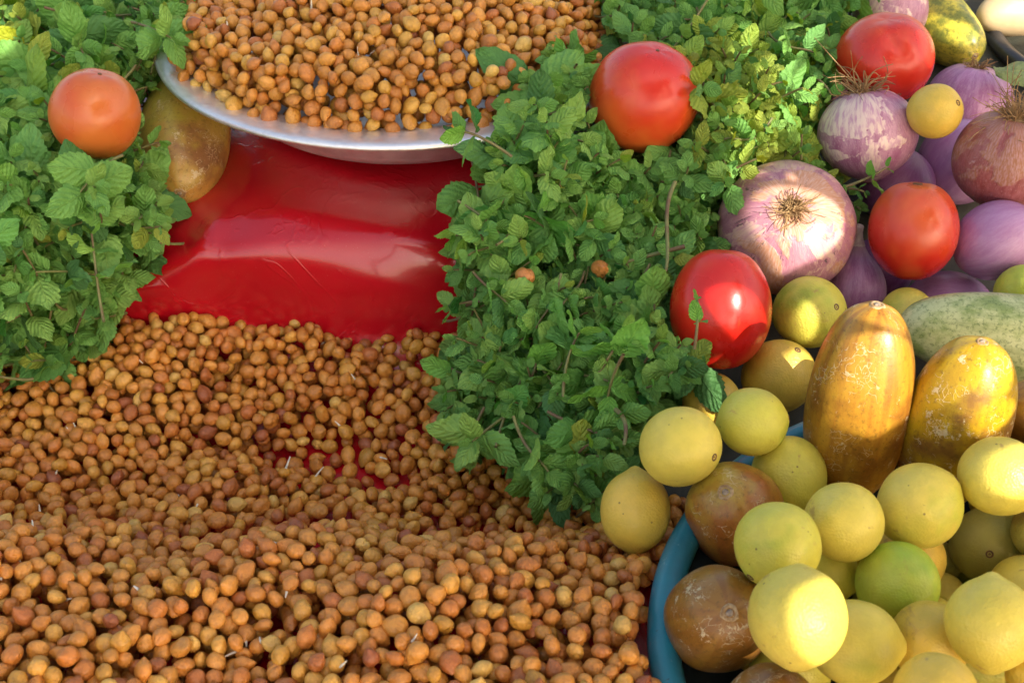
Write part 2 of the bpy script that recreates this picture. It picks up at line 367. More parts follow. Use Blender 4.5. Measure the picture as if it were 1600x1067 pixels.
# ------------------------------------------------------------------ steel tray and teal basin
TC = Vector((-.07, .86, .145)); TR = .160
tt = obj('steel_tray', None, loc=TC, rot=Quaternion((1, 0, 0), math.radians(-1.0)), label='round steel tray with wide bright rim holding the upper heap of chickpeas', category='tray')
obj('bowl', lathe([(0.001, -.040), (.06, -.0405), (.104, -.041), (.108, -.039), (.112, -.034), (.120, -.018), (.126, -.008), (.130, -.0045), (.1305, -.0035), (.127, -.006), (.121, -.016), (.113, -.033), (.106, -.038), (.001, -.038)][::-1], 160, 'bowl', M['steel'], .001), tt)
obj('rim', lathe([(.1298, -.0050), (.140, -.0030), (.151, -.0012), (.1565, -.0006), (.1590, -.0012), (.1602, -.0022), (.1606, -.0008), (.1598, .0008), (.1575, .0013), (.151, .0005), (.140, -.0014), (.1298, -.0034)], 200, 'rim', M['steel'], .0015), tt)
BC = Vector((.230, .400, 0)); 
bs = obj('plastic_basin', None, loc=BC, label='teal plastic basin with thick rolled rim full of lemons and gherkins', category='basin')
rp = [(.1655+.0070*math.cos(a), .0705+.0076*math.sin(a)) for a in np.linspace(math.radians(215), math.radians(215-360+55), 16)]
obj('rim', lathe(rp[::-1], 200, 'rim', M['teal'], .0012), bs)
M['teal_in'] = plain('shaded_basin_inside', (.004, .014, .018), .8, (.01, .012, .012), 30.)  # near-black colour paints in the shade deep inside the teal basin
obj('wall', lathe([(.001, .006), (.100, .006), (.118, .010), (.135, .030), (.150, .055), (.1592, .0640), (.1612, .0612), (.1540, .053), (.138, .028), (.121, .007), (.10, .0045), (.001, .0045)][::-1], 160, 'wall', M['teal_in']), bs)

# ------------------------------------------------------------------ chickpeas
def chick_mesh(seed, nth, nph):
    R_ = np.random.RandomState(seed); n, f = sphere_dirs(nth, nph)
    ang = np.arccos(np.clip(n[:, 2], -1, 1)); r = np.ones(len(n))
    bk = R_.uniform(.22, .58); dirk = np.array([0, .0, 1]); dirk /= np.linalg.norm(dirk)
    a2 = np.arccos(np.clip(n @ dirk, -1, 1)); r += bk*np.exp(-(a2/.33)**1.15)
    gr = R_.uniform(.06, .20); side = sstep(-.3, .5, -n[:, 1]+.3*n[:, 2])
    r -= gr*np.exp(-(n[:, 0]/.20)**2)*side
    r -= .05*np.exp(-((n[:, 0])/.12)**2)*sstep(0, .6, n[:, 1])*sstep(-.2, .3, -n[:, 2])
    r += nz(n, 3.0, .10, seed+11)+nz(n, 8, .018, seed+5)
    r -= .05*np.abs(nz(n, 6.5, 1., seed+31))**.8*.8
    V = n*r[:, None]*np.array([R_.uniform(.92, 1.10), R_.uniform(.80, .94), R_.uniform(.97, 1.14)])
    return V, f
VAR = 12
low = [chick_mesh(50+k, 12, 10) for k in range(VAR)]
hi = [mesh('chickpea', *chick_mesh(50+k, 30, 20), M['chick']) for k in range(VAR)]
def tris(f):
    out = []
    for q_ in f:
        out.append(q_[:3])
        if len(q_) == 4: out.append([q_[0], q_[2], q_[3]])
    return np.array(out)
lowF = tris(low[0][1])
TINT = np.array([(.62, .265, .048), (.58, .225, .040), (.52, .18, .034), (.66, .33, .060), (.44, .135, .030), (.68, .40, .10), (.34, .095, .030), (.56, .27, .040)])
TW = np.array([.27, .26, .17, .12, .07, .03, .02, .06])
def rquat(n):
    Q = rng.normal(size=(n, 4)); return Q/np.linalg.norm(Q, axis=1)[:, None]
def qmat(Q):
    w, x, y, z = Q.T
    return np.stack([1-2*(y*y+z*z), 2*(x*y-z*w), 2*(x*z+y*w), 2*(x*y+z*w), 1-2*(x*x+z*z), 2*(y*z-x*w), 2*(x*z-y*w), 2*(y*z+x*w), 1-2*(x*x+y*y)], -1).reshape(-1, 3, 3)
def pack(sample, base, thick, n, r0, blockers=()):
    cell = .0106; grid = {}; out = []
    for it_ in range(n):
        c0 = sample()
        if c0 is None: continue
        r = r0*rng.uniform(.84, 1.17)
        bestz = None
        for k in range(7):
            x, y = (c0[0], c0[1]) if k == 0 else (c0[0]+rng.normal()*.004, c0[1]+rng.normal()*.004)
            bz_ = base(x, y); z = bz_+r*.92
            i, j = int(x//cell), int(y//cell)
            for di in (-1, 0, 1):
                for dj in (-1, 0, 1):
                    for (a, b, c_, s) in grid.get((i+di, j+dj), ()):
                        d2 = (a-x)**2+(b-y)**2; R2 = ((r+s)*.865)**2
                        if d2 < R2:
                            zz = c_+math.sqrt(R2-d2)
                            if zz > z: z = zz
            if math.hypot(x-BC.x, y-BC.y) < .1800: continue
        if bestz is None or z-bz_ < bestz[0]: bestz = (z-bz_, x, y, z)
        if bestz is None: continue
        h, x, y, z = bestz
        if h > thick(x, y)+(.0025 if it_ > n*.55 and thick(x, y) > .012 else 0): continue
        if any((x-a)**2+(y-b)**2+(z-c_)**2 < (r*.95+s)**2 for a, b, c_, s in blockers): continue
        grid.setdefault((int(x//cell), int(y//cell)), []).append((x, y, z, r)); out.append((x, y, z, r))
    return out
ITEMS = {
    'T1': [[-0.2317, 0.7079, 0.165, 0.0249]],
    'T2': [[0.0768, 0.7472, 0.155, 0.0321]],
    'T3': [[0.229, 0.8015, 0.1532, 0.0287]],
    'T4': [[0.2274, 0.6812, 0.105, 0.0268]],
    'T5': [[0.1103, 0.6129, 0.1, 0.0292]],
    'O1': [[0.1576, 0.6931, 0.1, 0.0387]],
    'O2': [[0.2125, 0.7546, 0.1274, 0.0291]],
    'O3': [[0.2872, 0.7236, 0.1268, 0.0298]],
    'O4': [[0.3032, 0.8485, 0.1, 0.028]],
    'O5': [[0.2565, 0.9041, 0.14, 0.0251]],
    'O6': [[0.2833, 0.7861, 0.0888, 0.0267]],
    'O7': [[0.2758, 0.6823, 0.0983, 0.0234]],
    'O8': [[0.2558, 0.6774, 0.05, 0.0263]],
    'O9': [[0.2015, 0.6861, 0.06, 0.0196]],
    'O10': [[0.2237, 0.717, 0.055, 0.0195]],
    'O11': [[0.239, 0.7653, 0.0847, 0.0239]],
    'O12': [[0.2084, 0.8593, 0.11, 0.017]],
    'L1': [[0.2447, 0.7372, 0.1512, 0.0159]],
    'L2': [[0.1645, 0.6378, 0.08, 0.0198]],
    'L3': [[0.145, 0.6055, 0.06, 0.0205]],
    'L4': [[0.2223, 0.6486, 0.07, 0.0159]],
    'L5': [[0.2845, 0.6474, 0.0858, 0.016]],
    'L6': [[0.106, 0.5836, 0.06, 0.0153]],
    'L7': [[0.1128, 0.5097, 0.1084, 0.0162]],
    'L8': [[0.0767, 0.4886, 0.1122, 0.0184]],
    'L9': [[0.058, 0.4851, 0.075, 0.018]],
    'L10': [[0.1318, 0.5015, 0.0815, 0.0189]],
    'L11': [[0.1415, 0.4386, 0.1132, 0.0172]],
    'L12': [[0.1098, 0.4177, 0.12, 0.0177]],
    'L13': [[0.1091, 0.37, 0.13, 0.019]],
    'L14': [[0.1369, 0.4399, 0.0818, 0.0155]],
    'L15': [[0.18, 0.457, 0.105, 0.0186]],
    'L16': [[0.215, 0.4648, 0.115, 0.0181]],
    'L17': [[0.2248, 0.4777, 0.0597, 0.0181]],
    'L18': [[0.1652, 0.4246, 0.09, 0.0176]],
    'L19': [[0.2024, 0.4844, 0.0417, 0.0124]],
    'L20': [[0.1375, 0.3834, 0.1, 0.018]],
    'L21': [[0.1699, 0.3904, 0.0932, 0.0162]],
    'L22': [[0.1866, 0.3765, 0.1184, 0.0182]],
    'L23': [[0.229, 0.4423, 0.07, 0.0143]],
    'L24': [[0.1564, 0.3409, 0.12, 0.0161]],
    'L25': [[0.2014, 0.4608, 0.0417, 0.012]],
    'L26': [[0.2071, 0.366, 0.0987, 0.0131]],
    'L27': [[0.2399, 0.4643, 0.0822, 0.0131]],
    'L28': [[0.177, 0.4873, 0.05, 0.0111]],
    'G1': [[-0.2089, 0.7752, 0.135, 0.0202], [-0.2027, 0.7639, 0.128, 0.0247], [-0.1957, 0.7469, 0.12, 0.0252]],
    'G2': [[0.1631, 0.5276, 0.1351, 0.0218], [0.1661, 0.5241, 0.1121, 0.0237], [0.1687, 0.5193, 0.0881, 0.0223]],
    'G3': [[0.2085, 0.5164, 0.1299, 0.022], [0.2082, 0.5126, 0.1059, 0.0217], [0.209, 0.5114, 0.0869, 0.0196]],
    'G4': [[0.0981, 0.4719, 0.0848, 0.0214], [0.1075, 0.4729, 0.0798, 0.0194]],
    'G5': [[0.0835, 0.4053, 0.09, 0.0203], [0.0855, 0.401, 0.085, 0.0203]],
    'G9': [[0.1037, 0.3645, 0.085, 0.0158]],
    'G6': [[0.2212, 0.6115, 0.085, 0.0189], [0.2389, 0.6069, 0.085, 0.0232], [0.2651, 0.603, 0.085, 0.0245], [0.2838, 0.5973, 0.085, 0.0223]],
    'G7': [[0.2981, 0.907, 0.12, 0.022], [0.2911, 0.9493, 0.12, 0.0237]],
    'G8': [[0.2725, 0.572, 0.06, 0.0161]],
}

bareC = [(P(490, 725, .003)[:2], .024, .017), (P(590, 770, .003)[:2], .020, .008), (P(385, 740, .003)[:2], .022, .008), (P(640, 600, .01)[:2], .012, .010), (P(1010, 600, .01)[:2], .01, .01)]
def front_base(x, y): return float(cloth_z(x, y))
def front_thick(x, y):
    t = np.interp(y, [.3, .46, .50, .54, .60, .66, .69, .70], [.027, .027, .025, .018, .0175, .027, .036, .040])
    t += .0035*math.sin(x*31+y*22)+.003*math.sin(x*57-y*41+2)
    for (c_, a, b) in bareC:
        d = ((x-c_[0])/a)**2+((y-c_[1])/b)**2
        t -= .019*math.exp(-d*.9)
    t += .010*sstep(-.12, -.28, x)*sstep(.72, .55, y)
    zt = .043-.012*sstep(-.24, -.06, x)+.003*math.sin(x*90); t = min(t, zt-front_base(x, y)) if y > .66 else t
    return max(t, .0052) if y < .66 else t
def front_sample():
    x = rng.uniform(-.38, .10); y = rng.uniform(.315, .70)
    if math.hypot(x-BC.x, y-BC.y) < .1815: return None
    if y > .55 and x > .06: return None
    if x < -.24-(y-.3)*.36: return None
    if front_thick(x, y) < .0056 and rng.rand() < .5: return None
    if y > np.interp(x, [-.30, -.24, -.17, -.09, -.02, .1], [.700, .690, .690, .683, .683, .683]): return None
    return x, y
blk = [tuple(s) for k in ('L9', 'L8') for s in ITEMS[k]]
front = pack(front_sample, front_base, front_thick, 44000, .00425, blk)
def tray_base(x, y):
    d = math.hypot(x-TC.x, (y-TC.y)); z = np.interp(d, [0, .06, .10, .125, .135, .16], [.162, .153, .140, .1335, .140, .1435])
    return z + .0028*(y-TC.y)/.16*-1
def tray_thick(x, y):
    d = math.hypot(x-TC.x, y-TC.y); a = math.atan2(y-TC.y, x-TC.x); e = .139+.007*sstep(2.2, 2.7, abs(a))+.003*math.sin(a*5)+.003*math.sin(a*11+1) + (.006 if -2.75 < a < -2.45 else 0)
    return .033 if d < e-.014 else .024 if d < e-.008 else .0145 if d < e-.003 else .007 if d < e else -1
def tray_sample():
    a = rng.uniform(0, 2*math.pi); r = .15*math.sqrt(rng.rand()); y = TC.y+r*math.sin(a)
    if y > TC.y+.10: return None
    return TC.x+r*math.cos(a), y
trayp = pack(tray_sample, tray_base, tray_thick, 24000, .00445)
front = np.array(front); trayp = np.array(trayp)
# the 300 that show largest: nearest ones with nothing lying over them
pf = np.array([proj(p[:3]) for p in front]); inside = (pf[:, 0] > 8) & (pf[:, 0] < 1592) & (pf[:, 1] > 0) & (pf[:, 1] < 1062)
rp_ = front[:, 3]*FP/pf[:, 2]
dx = pf[:, None, :2]-pf[None, :, :2]; dist = np.sqrt((dx**2).sum(-1)); near = (pf[:, None, 2] > pf[None, :, 2]+.0005)
cover = (np.clip((rp_[:, None]+rp_[None]-dist)/(2*rp_[:, None]), 0, 1)*near).sum(1)
vis = inside & (cover < .95)
order = [i for i in np.argsort(-(rp_*(1-.3*cover))) if vis[i]][:298]
single = set(order)
tints = lambda n: TINT[rng.choice(len(TINT), n, p=TW)]*rng.uniform(.86, 1.12, (n, 1))
def sprout_mesh(seed):
    R_ = np.random.RandomState(seed); L = R_.uniform(.001, .0035); a = R_.uniform(0, 6.28); k = R_.uniform(-.0016, .0016, 3)
    d = np.array([math.cos(a)*.3, math.sin(a)*.3, 1.])
    p = bez([d*.004, d*(.005+L*.4)+k, d*(.005+L)*1+k*2.2], 8); p[:, 2] = np.maximum(p[:, 2], 0)
    V, Fq = tube(p, np.linspace(.0007, .00025, 8), 6); return mesh('sprout', V, Fq, M['sprout'])
spm = [sprout_mesh(k) for k in range(6)]
cp = rquat(len(front)); ct = tints(len(front))*np.array([1.08, 1.12, 1.02])
for n_, i in enumerate(order):
    p = front[i]
    o = obj('chickpea', hi[i % VAR], loc=p[:3], rot=Quaternion(cp[i]), scale=p[3])
    o.color = (*ct[i], 1); bk_ = ['golden brown', 'golden brown', 'brown', 'pale ochre', 'dark brown', 'pale yellow', 'reddish dark brown', 'ochre'][int(np.argmin(np.abs(TINT-ct[i]).sum(1)))]
    px_, py_, _d = pf[i]; wh = ('at the bottom left corner' if px_ < 330 else 'near the bottom edge, left of centre' if px_ < 660 else 'near the bottom edge beside the teal basin') if py_ > 930 else ('near the left edge' if px_ < 330 else 'in the middle of the front heap' if px_ < 760 else 'below the mint beside the lemon')
    spr = rng.rand() < .05
    o['label'] = bk_+' soaked chickpea '+('with a white sprout ' if spr else '')+wh; o['category'] = 'chickpea'; o['group'] = 'single chickpeas at the front of the heap'
    if spr:
        obj('sprout', spm[n_ % 6], o, scale=1/p[3])
def heap(name, A, Q, T, label):
    Vs, Fs, Ts, k = [], [], [], 0; R3 = qmat(Q)
    for i in range(len(A)):
        V = (low[i % VAR][0] @ R3[i].T)*A[i, 3]+A[i, :3]
        Vs.append(V); Fs.append(lowF+k); k += len(V); Ts.append(np.repeat(T[i][None], len(V), 0))
    me = mesh(name, np.vstack(Vs), np.vstack(Fs), M['chick_s'], attr=np.vstack(Ts))
    h = obj(name, me, label=label, category='chickpeas', kind='stuff')
    sp = []
    for i in rng.choice(len(A), int(len(A)*.012), replace=False):
        x, y, z, r = A[i]; d = rng.normal(size=3); d[2] = abs(d[2])*.8+.4; d /= np.linalg.norm(d); kk = rng.normal(size=3)*.0013; L = rng.uniform(.0006, .003)
        c_ = np.array([x, y, z]); p = bez([c_+d*r*.8, c_+d*(r+L*.5)+kk, c_+d*(r+L)+kk*2.], 7); sp.append(tube(p, np.linspace(.0007, .0003, 7), 5))
    V, Fq = join(sp); obj('sprout', mesh('sprout', V, Fq, M['sprout']), h, kind='stuff')
    return h
rest = np.array([i for i in range(len(front)) if i not in single and cover[i] < 4.2])   # the deeply buried ones are left out
heap('chickpea_heap', front[rest], cp[rest], ct[rest], 'heap of brown soaked chickpeas spread below the red step up to the basin')
tq = rquat(len(trayp)); ttn = tints(len(trayp))*np.array([1.06, 1.18, 1.05])
heap('chickpea_heap', trayp, tq, ttn, 'heap of golden brown chickpeas piled up in the round steel tray')
for px, py, z, lab in [(821, 431, .112, 'lone orange chickpea caught in the middle of the mint beside the red sheet'), (938, 421, .108, 'brown chickpea half sunk in the mint left of the big root-up onion')]:
    o = obj('chickpea', hi[3], loc=P(px, py, z), rot=Quaternion(rquat(1)[0]), scale=.0054, label=lab, category='chickpea'); o.color = (.56, .22, .05, 1)

# ------------------------------------------------------------------ fruit and vegetables
def blob(a, c, nth=48, nph=32, e=1., amp=.02, seed=0, top=None, lobes=0, lobe_amp=0., taper=0.):
    n, f = sphere_dirs(nth, nph)
    if e != 1.:
        nn = n.copy(); rho = np.hypot(n[:, 0], n[:, 1])+1e-9; m = (rho**e)/rho
        nn[:, 0] *= m; nn[:, 1] *= m; nn[:, 2] = np.sign(n[:, 2])*np.abs(n[:, 2])**(1./1.)
    else: nn = n.copy()
    ph = np.arccos(np.clip(n[:, 2], -1, 1)); th = np.arctan2(n[:, 1], n[:, 0])
    s = 1 + nz(n, 2.2, amp, seed) + nz(n, 5.5, amp*.35, seed+3)
    if lobes: s = s + lobe_amp*np.cos(lobes*th+seed)*np.sin(ph)**.7
    if top is not None: s = s + top(ph)
    V = nn*s[:, None]*np.array([a, a, c])
    if taper: V[:, :2] *= (1 - taper*(V[:, 2]/c))[:, None]
    return V, f
def surf_z(V): return V[:, 2].max()
def scar_mesh(r, kind='lemon'):
    if kind == 'lemon': prof = [(r*1.25, -.0006), (r*1.1, .0003), (r*.75, .0006), (r*.5, .0000), (r*.3, .0002), (.0001, .0003)]
    else: prof = [(r*1.35, -.0008), (r*1.15, .0002), (r*.95, .0006), (r*.7, .0001), (r*.45, -.0002), (r*.2, .0003), (.0001, .0004)]
    return prof
def place(me_data, name, c_, ax, mat_, spin, **k):
    V, f = me_data; me = mesh(name, V, f, mat_); qn = ax.to_track_quat('Z', 'Y') @ Quaternion((0, 0, 1), spin)
    return obj(name, me, loc=c_, rot=qn, **k)
PLACED = []   # spheres of everything solid, for keeping leaves out
for k, v_ in ITEMS.items():
    for s_ in v_: PLACED.append(tuple(s_))

LEM = {  # key: tint, axis of the scar end, length ratio, scar?, label
 'L1': ('gold', (.55, .15, .8), 1.0, 1, 'small yellow lemon resting between the two root-topped onions below the dented tomato'),
 'L2': ('greenish', (.5, .10, .85), 1.03, 1, 'half sunlit yellow green lemon just below the big root-up onion'),
 'L3': ('gold', (.3, .62, .7), 1.08, 1, 'golden lemon with a brown scar on top, right under the bright red tomato'),
 'L4': ('pale', (.1, .6, .5), 1.0, 0, 'pale lemon peeping over the left end of the green cucumber'),
 'L5': ('lime', (-.3, .3, .8), 1.05, 0, 'green lime at the right edge above the green cucumber'),
 'L6': ('gold', (-.3, .7, .5), 1.0, 0, 'yellow lemon mostly hidden between the mint edge and its neighbours'),
 'L7': ('greenish', (.96, .12, .2), 1.02, 1, 'greenish yellow lemon touching the teal rim above the brown yellow gherkin'),
 'L8': ('pale', (.68, -.2, .68), 1.02, 1, 'big round lemon with a small brown dot low right, beside the mint'),
 'L9': ('gold', (.0, -.97, .15), 1.14, 1, 'golden lemon lying outside the basin on the chickpeas, tip down'),
 'L10': ('greenish', (-.2, .85, .3), 1.05, 0, 'greenish lemon in the basin just left of the tall gherkin foot'),
 'L11': ('pale', (-.45, .35, .8), 1.0, 0, 'pale yellow lemon in the basin right in front of the tall orange gherkin'),
 'L12': ('greenish', (-.66, -.62, .35), 1.0, 1, 'round lemon with brown scar low left, resting on the yellow brown gherkin'),
 'L13': ('pale', (-.1, -.9, .3), 1.02, 0, 'large foremost lemon with a bright sun patch on its lower right'),
 'L14': ('greenish', (.7, -.3, .4), 1.05, 0, 'lemon squeezed behind the foremost one, left of the green lime'),
 'L15': ('pale', (.72, .62, .25), 1.0, 1, 'large pale lemon with brown scar at upper right, above the green lime'),
 'L16': ('pale', (.45, -.25, .85), 1.03, 0, 'sunlit lemon at the right edge in front of the mouldy gherkin'),
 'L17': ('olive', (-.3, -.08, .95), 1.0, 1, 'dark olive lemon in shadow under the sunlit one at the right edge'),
 'L18': ('lime', (-.2, .9, .3), 1.04, 0, 'bright green lime in the middle of the lemons'),
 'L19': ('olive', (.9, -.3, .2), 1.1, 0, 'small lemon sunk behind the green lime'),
 'L20': ('pale', (.9, -.05, .2), 1.08, 0, 'big pale lemon at the bottom, right of the sun-patched one'),
 'L21': ('gold', (-.4, .3, .85), 1.04, 0, 'orange tinted lemon below the green lime'),
 'L22': ('pale', (-.1, -.92, .2), 1.06, 0, 'large pale lemon with knobbly tip down at the lower right edge'),
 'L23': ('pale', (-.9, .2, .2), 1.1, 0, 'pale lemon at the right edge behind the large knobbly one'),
 'L24': ('gold', (-.2, .4, .8), 1.0, 0, 'golden lemon cut by the bottom edge of the picture'),
 'L25': ('pale', (.1, .2, .9), 1.0, 0, 'speckled lemon sliver in the gap right of the green lime'),
 'L26': ('gold', (-.8, .3, .3), 1.1, 0, 'lemon in the lower right corner'),
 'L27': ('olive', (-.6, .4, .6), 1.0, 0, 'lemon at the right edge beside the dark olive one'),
 'L28': ('gold', (.2, .5, .8), 1.0, 0, 'small lemon piece visible between the two large pale lemons'),
}
lscar = lathe(scar_mesh(.0017), 20, 'scar', M['scar'])
for i, (k, (tc, ax, q_, sc, lab)) in enumerate(LEM.items()):
    x, y, z, r = ITEMS[k][0]; a = r/q_**.5; c_ = a*q_
    nip = .055 if q_ < 1.05 else .10
    top = (lambda ph, nip=nip: nip*np.exp(-(ph/.23)**2) - .035*np.exp(-(ph/.08)**2) + nip*1.1*np.exp(-((math.pi-ph)/.20)**2))
    d = blob(a, c_, 44, 30, 1., .046, 100+i, top)
    o = place(d, 'lime' if tc == 'lime' else 'lemon', (x, y, z), cdir(*ax), lem[tc], i*1.3, label=lab, category='lime' if tc == 'lime' else 'lemon')
    if sc: obj('scar', lscar, o, loc=(0, 0, d[0][-2][2]-.0001))

TOM = {
 'T1': ((.25, .85, .5), .99, (.54, .045, .014), (.60, .16, .030), -.30, 'orange red half ripe tomato nestled in the mint at the upper left', (0, -.4, -.5)),
 'T2': ((.2, .75, .6), .98, (.62, .022, .010), (.72, .14, .025), .12, 'large red tomato on the mint beside the steel tray', (-.3, .2, -.8)),
 'T3': ((-.1, .8, .55), .90, (.60, .024, .010), (.70, .13, .025), .25, 'dented red tomato at the top between the mint and the striped cucumber', (-.9, 0, .1)),
 'T4': ((.02, .96, .25), 1.12, (.56, .018, .010), (.66, .12, .03), .15, 'red orange tomato with flat top among the smooth purple onions', (0, -.2, .9)),
 'T5': ((.05, .98, .1), 1.20, (.66, .014, .008), (.74, .10, .02), .55, 'tall bright red tomato with sun glint between the mint and the lemons', (0, 0, .5)),
}
tscar = lathe([(.0022, -.0006), (.0018, .0004), (.001, .0002), (.0001, .0004)], 14, 'stem_scar', M['scar'])
for i, (k, (ax, q_, red, org, amt, lab, gd)) in enumerate(TOM.items()):
    x, y, z, r = ITEMS[k][0]; a = r/q_**.5; c_ = a*q_
    top = lambda ph, m=(.07 if k in ('T4', 'T3') else .035): -m*np.exp(-(ph/.30)**2) - m*.4*np.exp(-((math.pi-ph)/.25)**2)
    V, f = blob(a, c_, 72, 48, .93, .020, 200+i, top, 5, .010)
    if k == 'T3':   # dent with a fold
        o_q = cdir(*ax).to_track_quat('Z', 'Y'); ld = np.array(o_q.inverted() @ cdir(-.05, .12, .99)); tg = np.array(o_q.inverted() @ cdir(.6, -.75, .1))
        n = V/np.linalg.norm(V, axis=1)[:, None]; s1 = n @ tg; t1 = n @ np.cross(ld, tg); front_ = n @ ld > 0
        V -= (n*(a*.075*np.exp(-(s1/.30)**2-(t1/.10)**2)*front_)[:, None])
    m_ = tomato_mat('tomato_skin', red, org, amt, gd)
    o = place((V, f), 'tomato', (x, y, z), cdir(*ax), m_, 0, label=lab, category='tomato')
    if k in ('T1', 'T4', 'T2'): obj('stem_scar', tscar, o, loc=(0, 0, V[-2][2]+.0001), scale=(.6 if k != 'T4' else 1.4))
# small blemish flecks on two tomatoes
def fleck(parent_c, r, dirv, size, mat_, par):
    d = Vector(dirv)
    V, f = blob(size, size*.25, 10, 6, 1., .25, int(size*1e6) % 97)
    me = mesh('blemish', V, f, mat_); inv = par.rotation_quaternion.inverted()
    obj('blemish', me, par, loc=inv @ (d*r*.995), rot=inv @ d.to_track_quat('Z', 'Y'))
tom = {o['label'][:12]: o for o in col.objects if o.name.startswith('tomato')}

def roots(n, L, spread, seed, rad=.00045, droop=.4):
    R_ = np.random.RandomState(seed); out = []
    for k in range(n):
        a = R_.uniform(0, 6.28); b = R_.uniform(.15, 1.)*spread; l = L*R_.uniform(.5, 1.15); r0 = R_.uniform(0, .0035)
        d = np.array([math.cos(a)*math.sin(b), math.sin(a)*math.sin(b), math.cos(b)]); s0 = np.array([math.cos(a)*r0, math.sin(a)*r0, -.0008])
        k1, k2 = R_.normal(size=3)*l*.28, R_.normal(size=3)*l*.42
        p = bez([s0, s0+d*l*.35+k1*.5, s0+d*l*.7+k1, s0+d*l+k2-np.array([0, 0, l*droop*math.sin(b)])], 9)
        p[:, 2] = np.maximum(p[:, 2], -.004)
        out.append(tube(p, np.linspace(rad, rad*.45, 9), 4))
    return join(out)
on = {
 'striped': onion_mat('onion_white_pink', (.34, .12, .23), (.54, .29, .40), (.42, .20, .10), (.74, .58, .52), .60, .48, .0),
 'root_up': onion_mat('onion_peach', (.36, .14, .20), (.50, .24, .29), (.52, .25, .12), (.60, .39, .31), .50, .52, .9),
 'brown': onion_mat('onion_brown', (.26, .06, .055), (.38, .13, .13), (.36, .15, .07), (.46, .25, .25), .46, .62, .0, .4),
 'violet': onion_mat('onion_violet', (.36, .13, .32), (.55, .30, .52), (.45, .25, .2), (.66, .52, .55), .68, .60, .0),
 'smooth': onion_mat('onion_smooth', (.38, .18, .38), (.45, .25, .45), (.42, .28, .30), (.44, .27, .42), .80, .72, .0, .24),
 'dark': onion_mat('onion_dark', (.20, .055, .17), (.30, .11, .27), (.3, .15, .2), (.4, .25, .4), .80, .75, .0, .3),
}
ONI = {
 'O1': ('root_up', (-.07, .28, .95), .80, 120, .0115, 1.3, 'biggest onion, pinkish white with its tan root tuft facing the viewer'),
 'O2': ('striped', (-.15, .93, .25), .92, 80, .019, 1.45, 'white and purple streaked onion with dry roots on top, below the dented tomato'),
 'O3': ('brown', (.02, .80, .55), .95, 100, .021, 1.4, 'reddish brown onion with a dry root tuft at the right edge'),
 'O4': ('violet', (.10, .85, .40), .86, 40, .010, 1.35, 'violet striped onion with brown roots behind the small yellow lemon'),
 'O5': ('striped', (.3, .8, .3), 1.0, 0, 0, 0, 'lilac onion at the top edge behind the dented tomato'),
 'O6': ('smooth', (.5, .7, .2), 1.05, 0, 0, 0, 'smooth purple onion under the small yellow lemon'),
 'O7': ('smooth', (.80, .52, .2), 1.12, 0, 0, 0, 'glossy egg shaped mauve onion at the right edge, right of the flat topped tomato'),
 'O8': ('smooth', (.95, -.1, .2), 1.1, 0, 0, 0, 'low purple onion behind the green cucumber'),
 'O9': ('violet', (.05, .9, .1), 1.20, 0, 0, 0, 'small lilac striped onion with a pale neck, right of the big root-up onion'),
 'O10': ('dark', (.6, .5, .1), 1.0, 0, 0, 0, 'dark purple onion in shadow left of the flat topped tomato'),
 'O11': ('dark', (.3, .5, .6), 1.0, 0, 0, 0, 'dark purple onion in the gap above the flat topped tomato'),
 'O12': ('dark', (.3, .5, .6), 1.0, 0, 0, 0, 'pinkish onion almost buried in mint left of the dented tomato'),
}
for i, (k, (mk, ax, q_, nr, rl, sp_, lab)) in enumerate(ONI.items()):
    x, y, z, r = ITEMS[k][0]; a = r*(1.02 if q_ < 1 else 1/q_**.5); c_ = (a*q_)
    if nr: top = lambda ph: -.10*np.exp(-(ph/.28)**2) + .10*np.exp(-((math.pi-ph)/.28)**2)
    elif k == 'O9': top = lambda ph: .42*np.exp(-(ph/.26)**1.6)
    else: top = lambda ph: .05*np.exp(-(ph/.3)**2) + .03*np.exp(-((math.pi-ph)/.3)**2)
    d = blob(a, c_, 80, 50, 1., .022, 300+i, top, 9, .006 if nr else .002)
    axv = cdir(*ax); o = place(d, 'onion', Vector((x, y, z)), axv, on[mk], i*.9, label=lab, category='onion')
    if k == 'O9':
        V9, F9 = tube(bez([(0, 0, d[0][-2][2]-.004), (.001, 0, d[0][-2][2]+.003), (.004, .001, d[0][-2][2]+.009)], 8), np.array([.0042, .0036, .003, .0028, .0028, .003, .0034, .0005]), 12)
        obj('neck', mesh('neck', V9, F9, plain('dry_neck', (.72, .60, .50), .7, (.5, .3, .3), 200.)), o)
    if nr:
        zt = d[0][-2][2]
        obj('root_plate', lathe([(.0075, -.0012), (.006, .0004), (.0035, .0010), (.0001, .0008)], 24, 'root_plate', M['root'], .08), o, loc=(0, 0, zt))
        obj('root_tuft', mesh('root_tuft', *roots(nr, rl, sp_, i), M['root']), o, loc=(0, 0, zt+.0004))
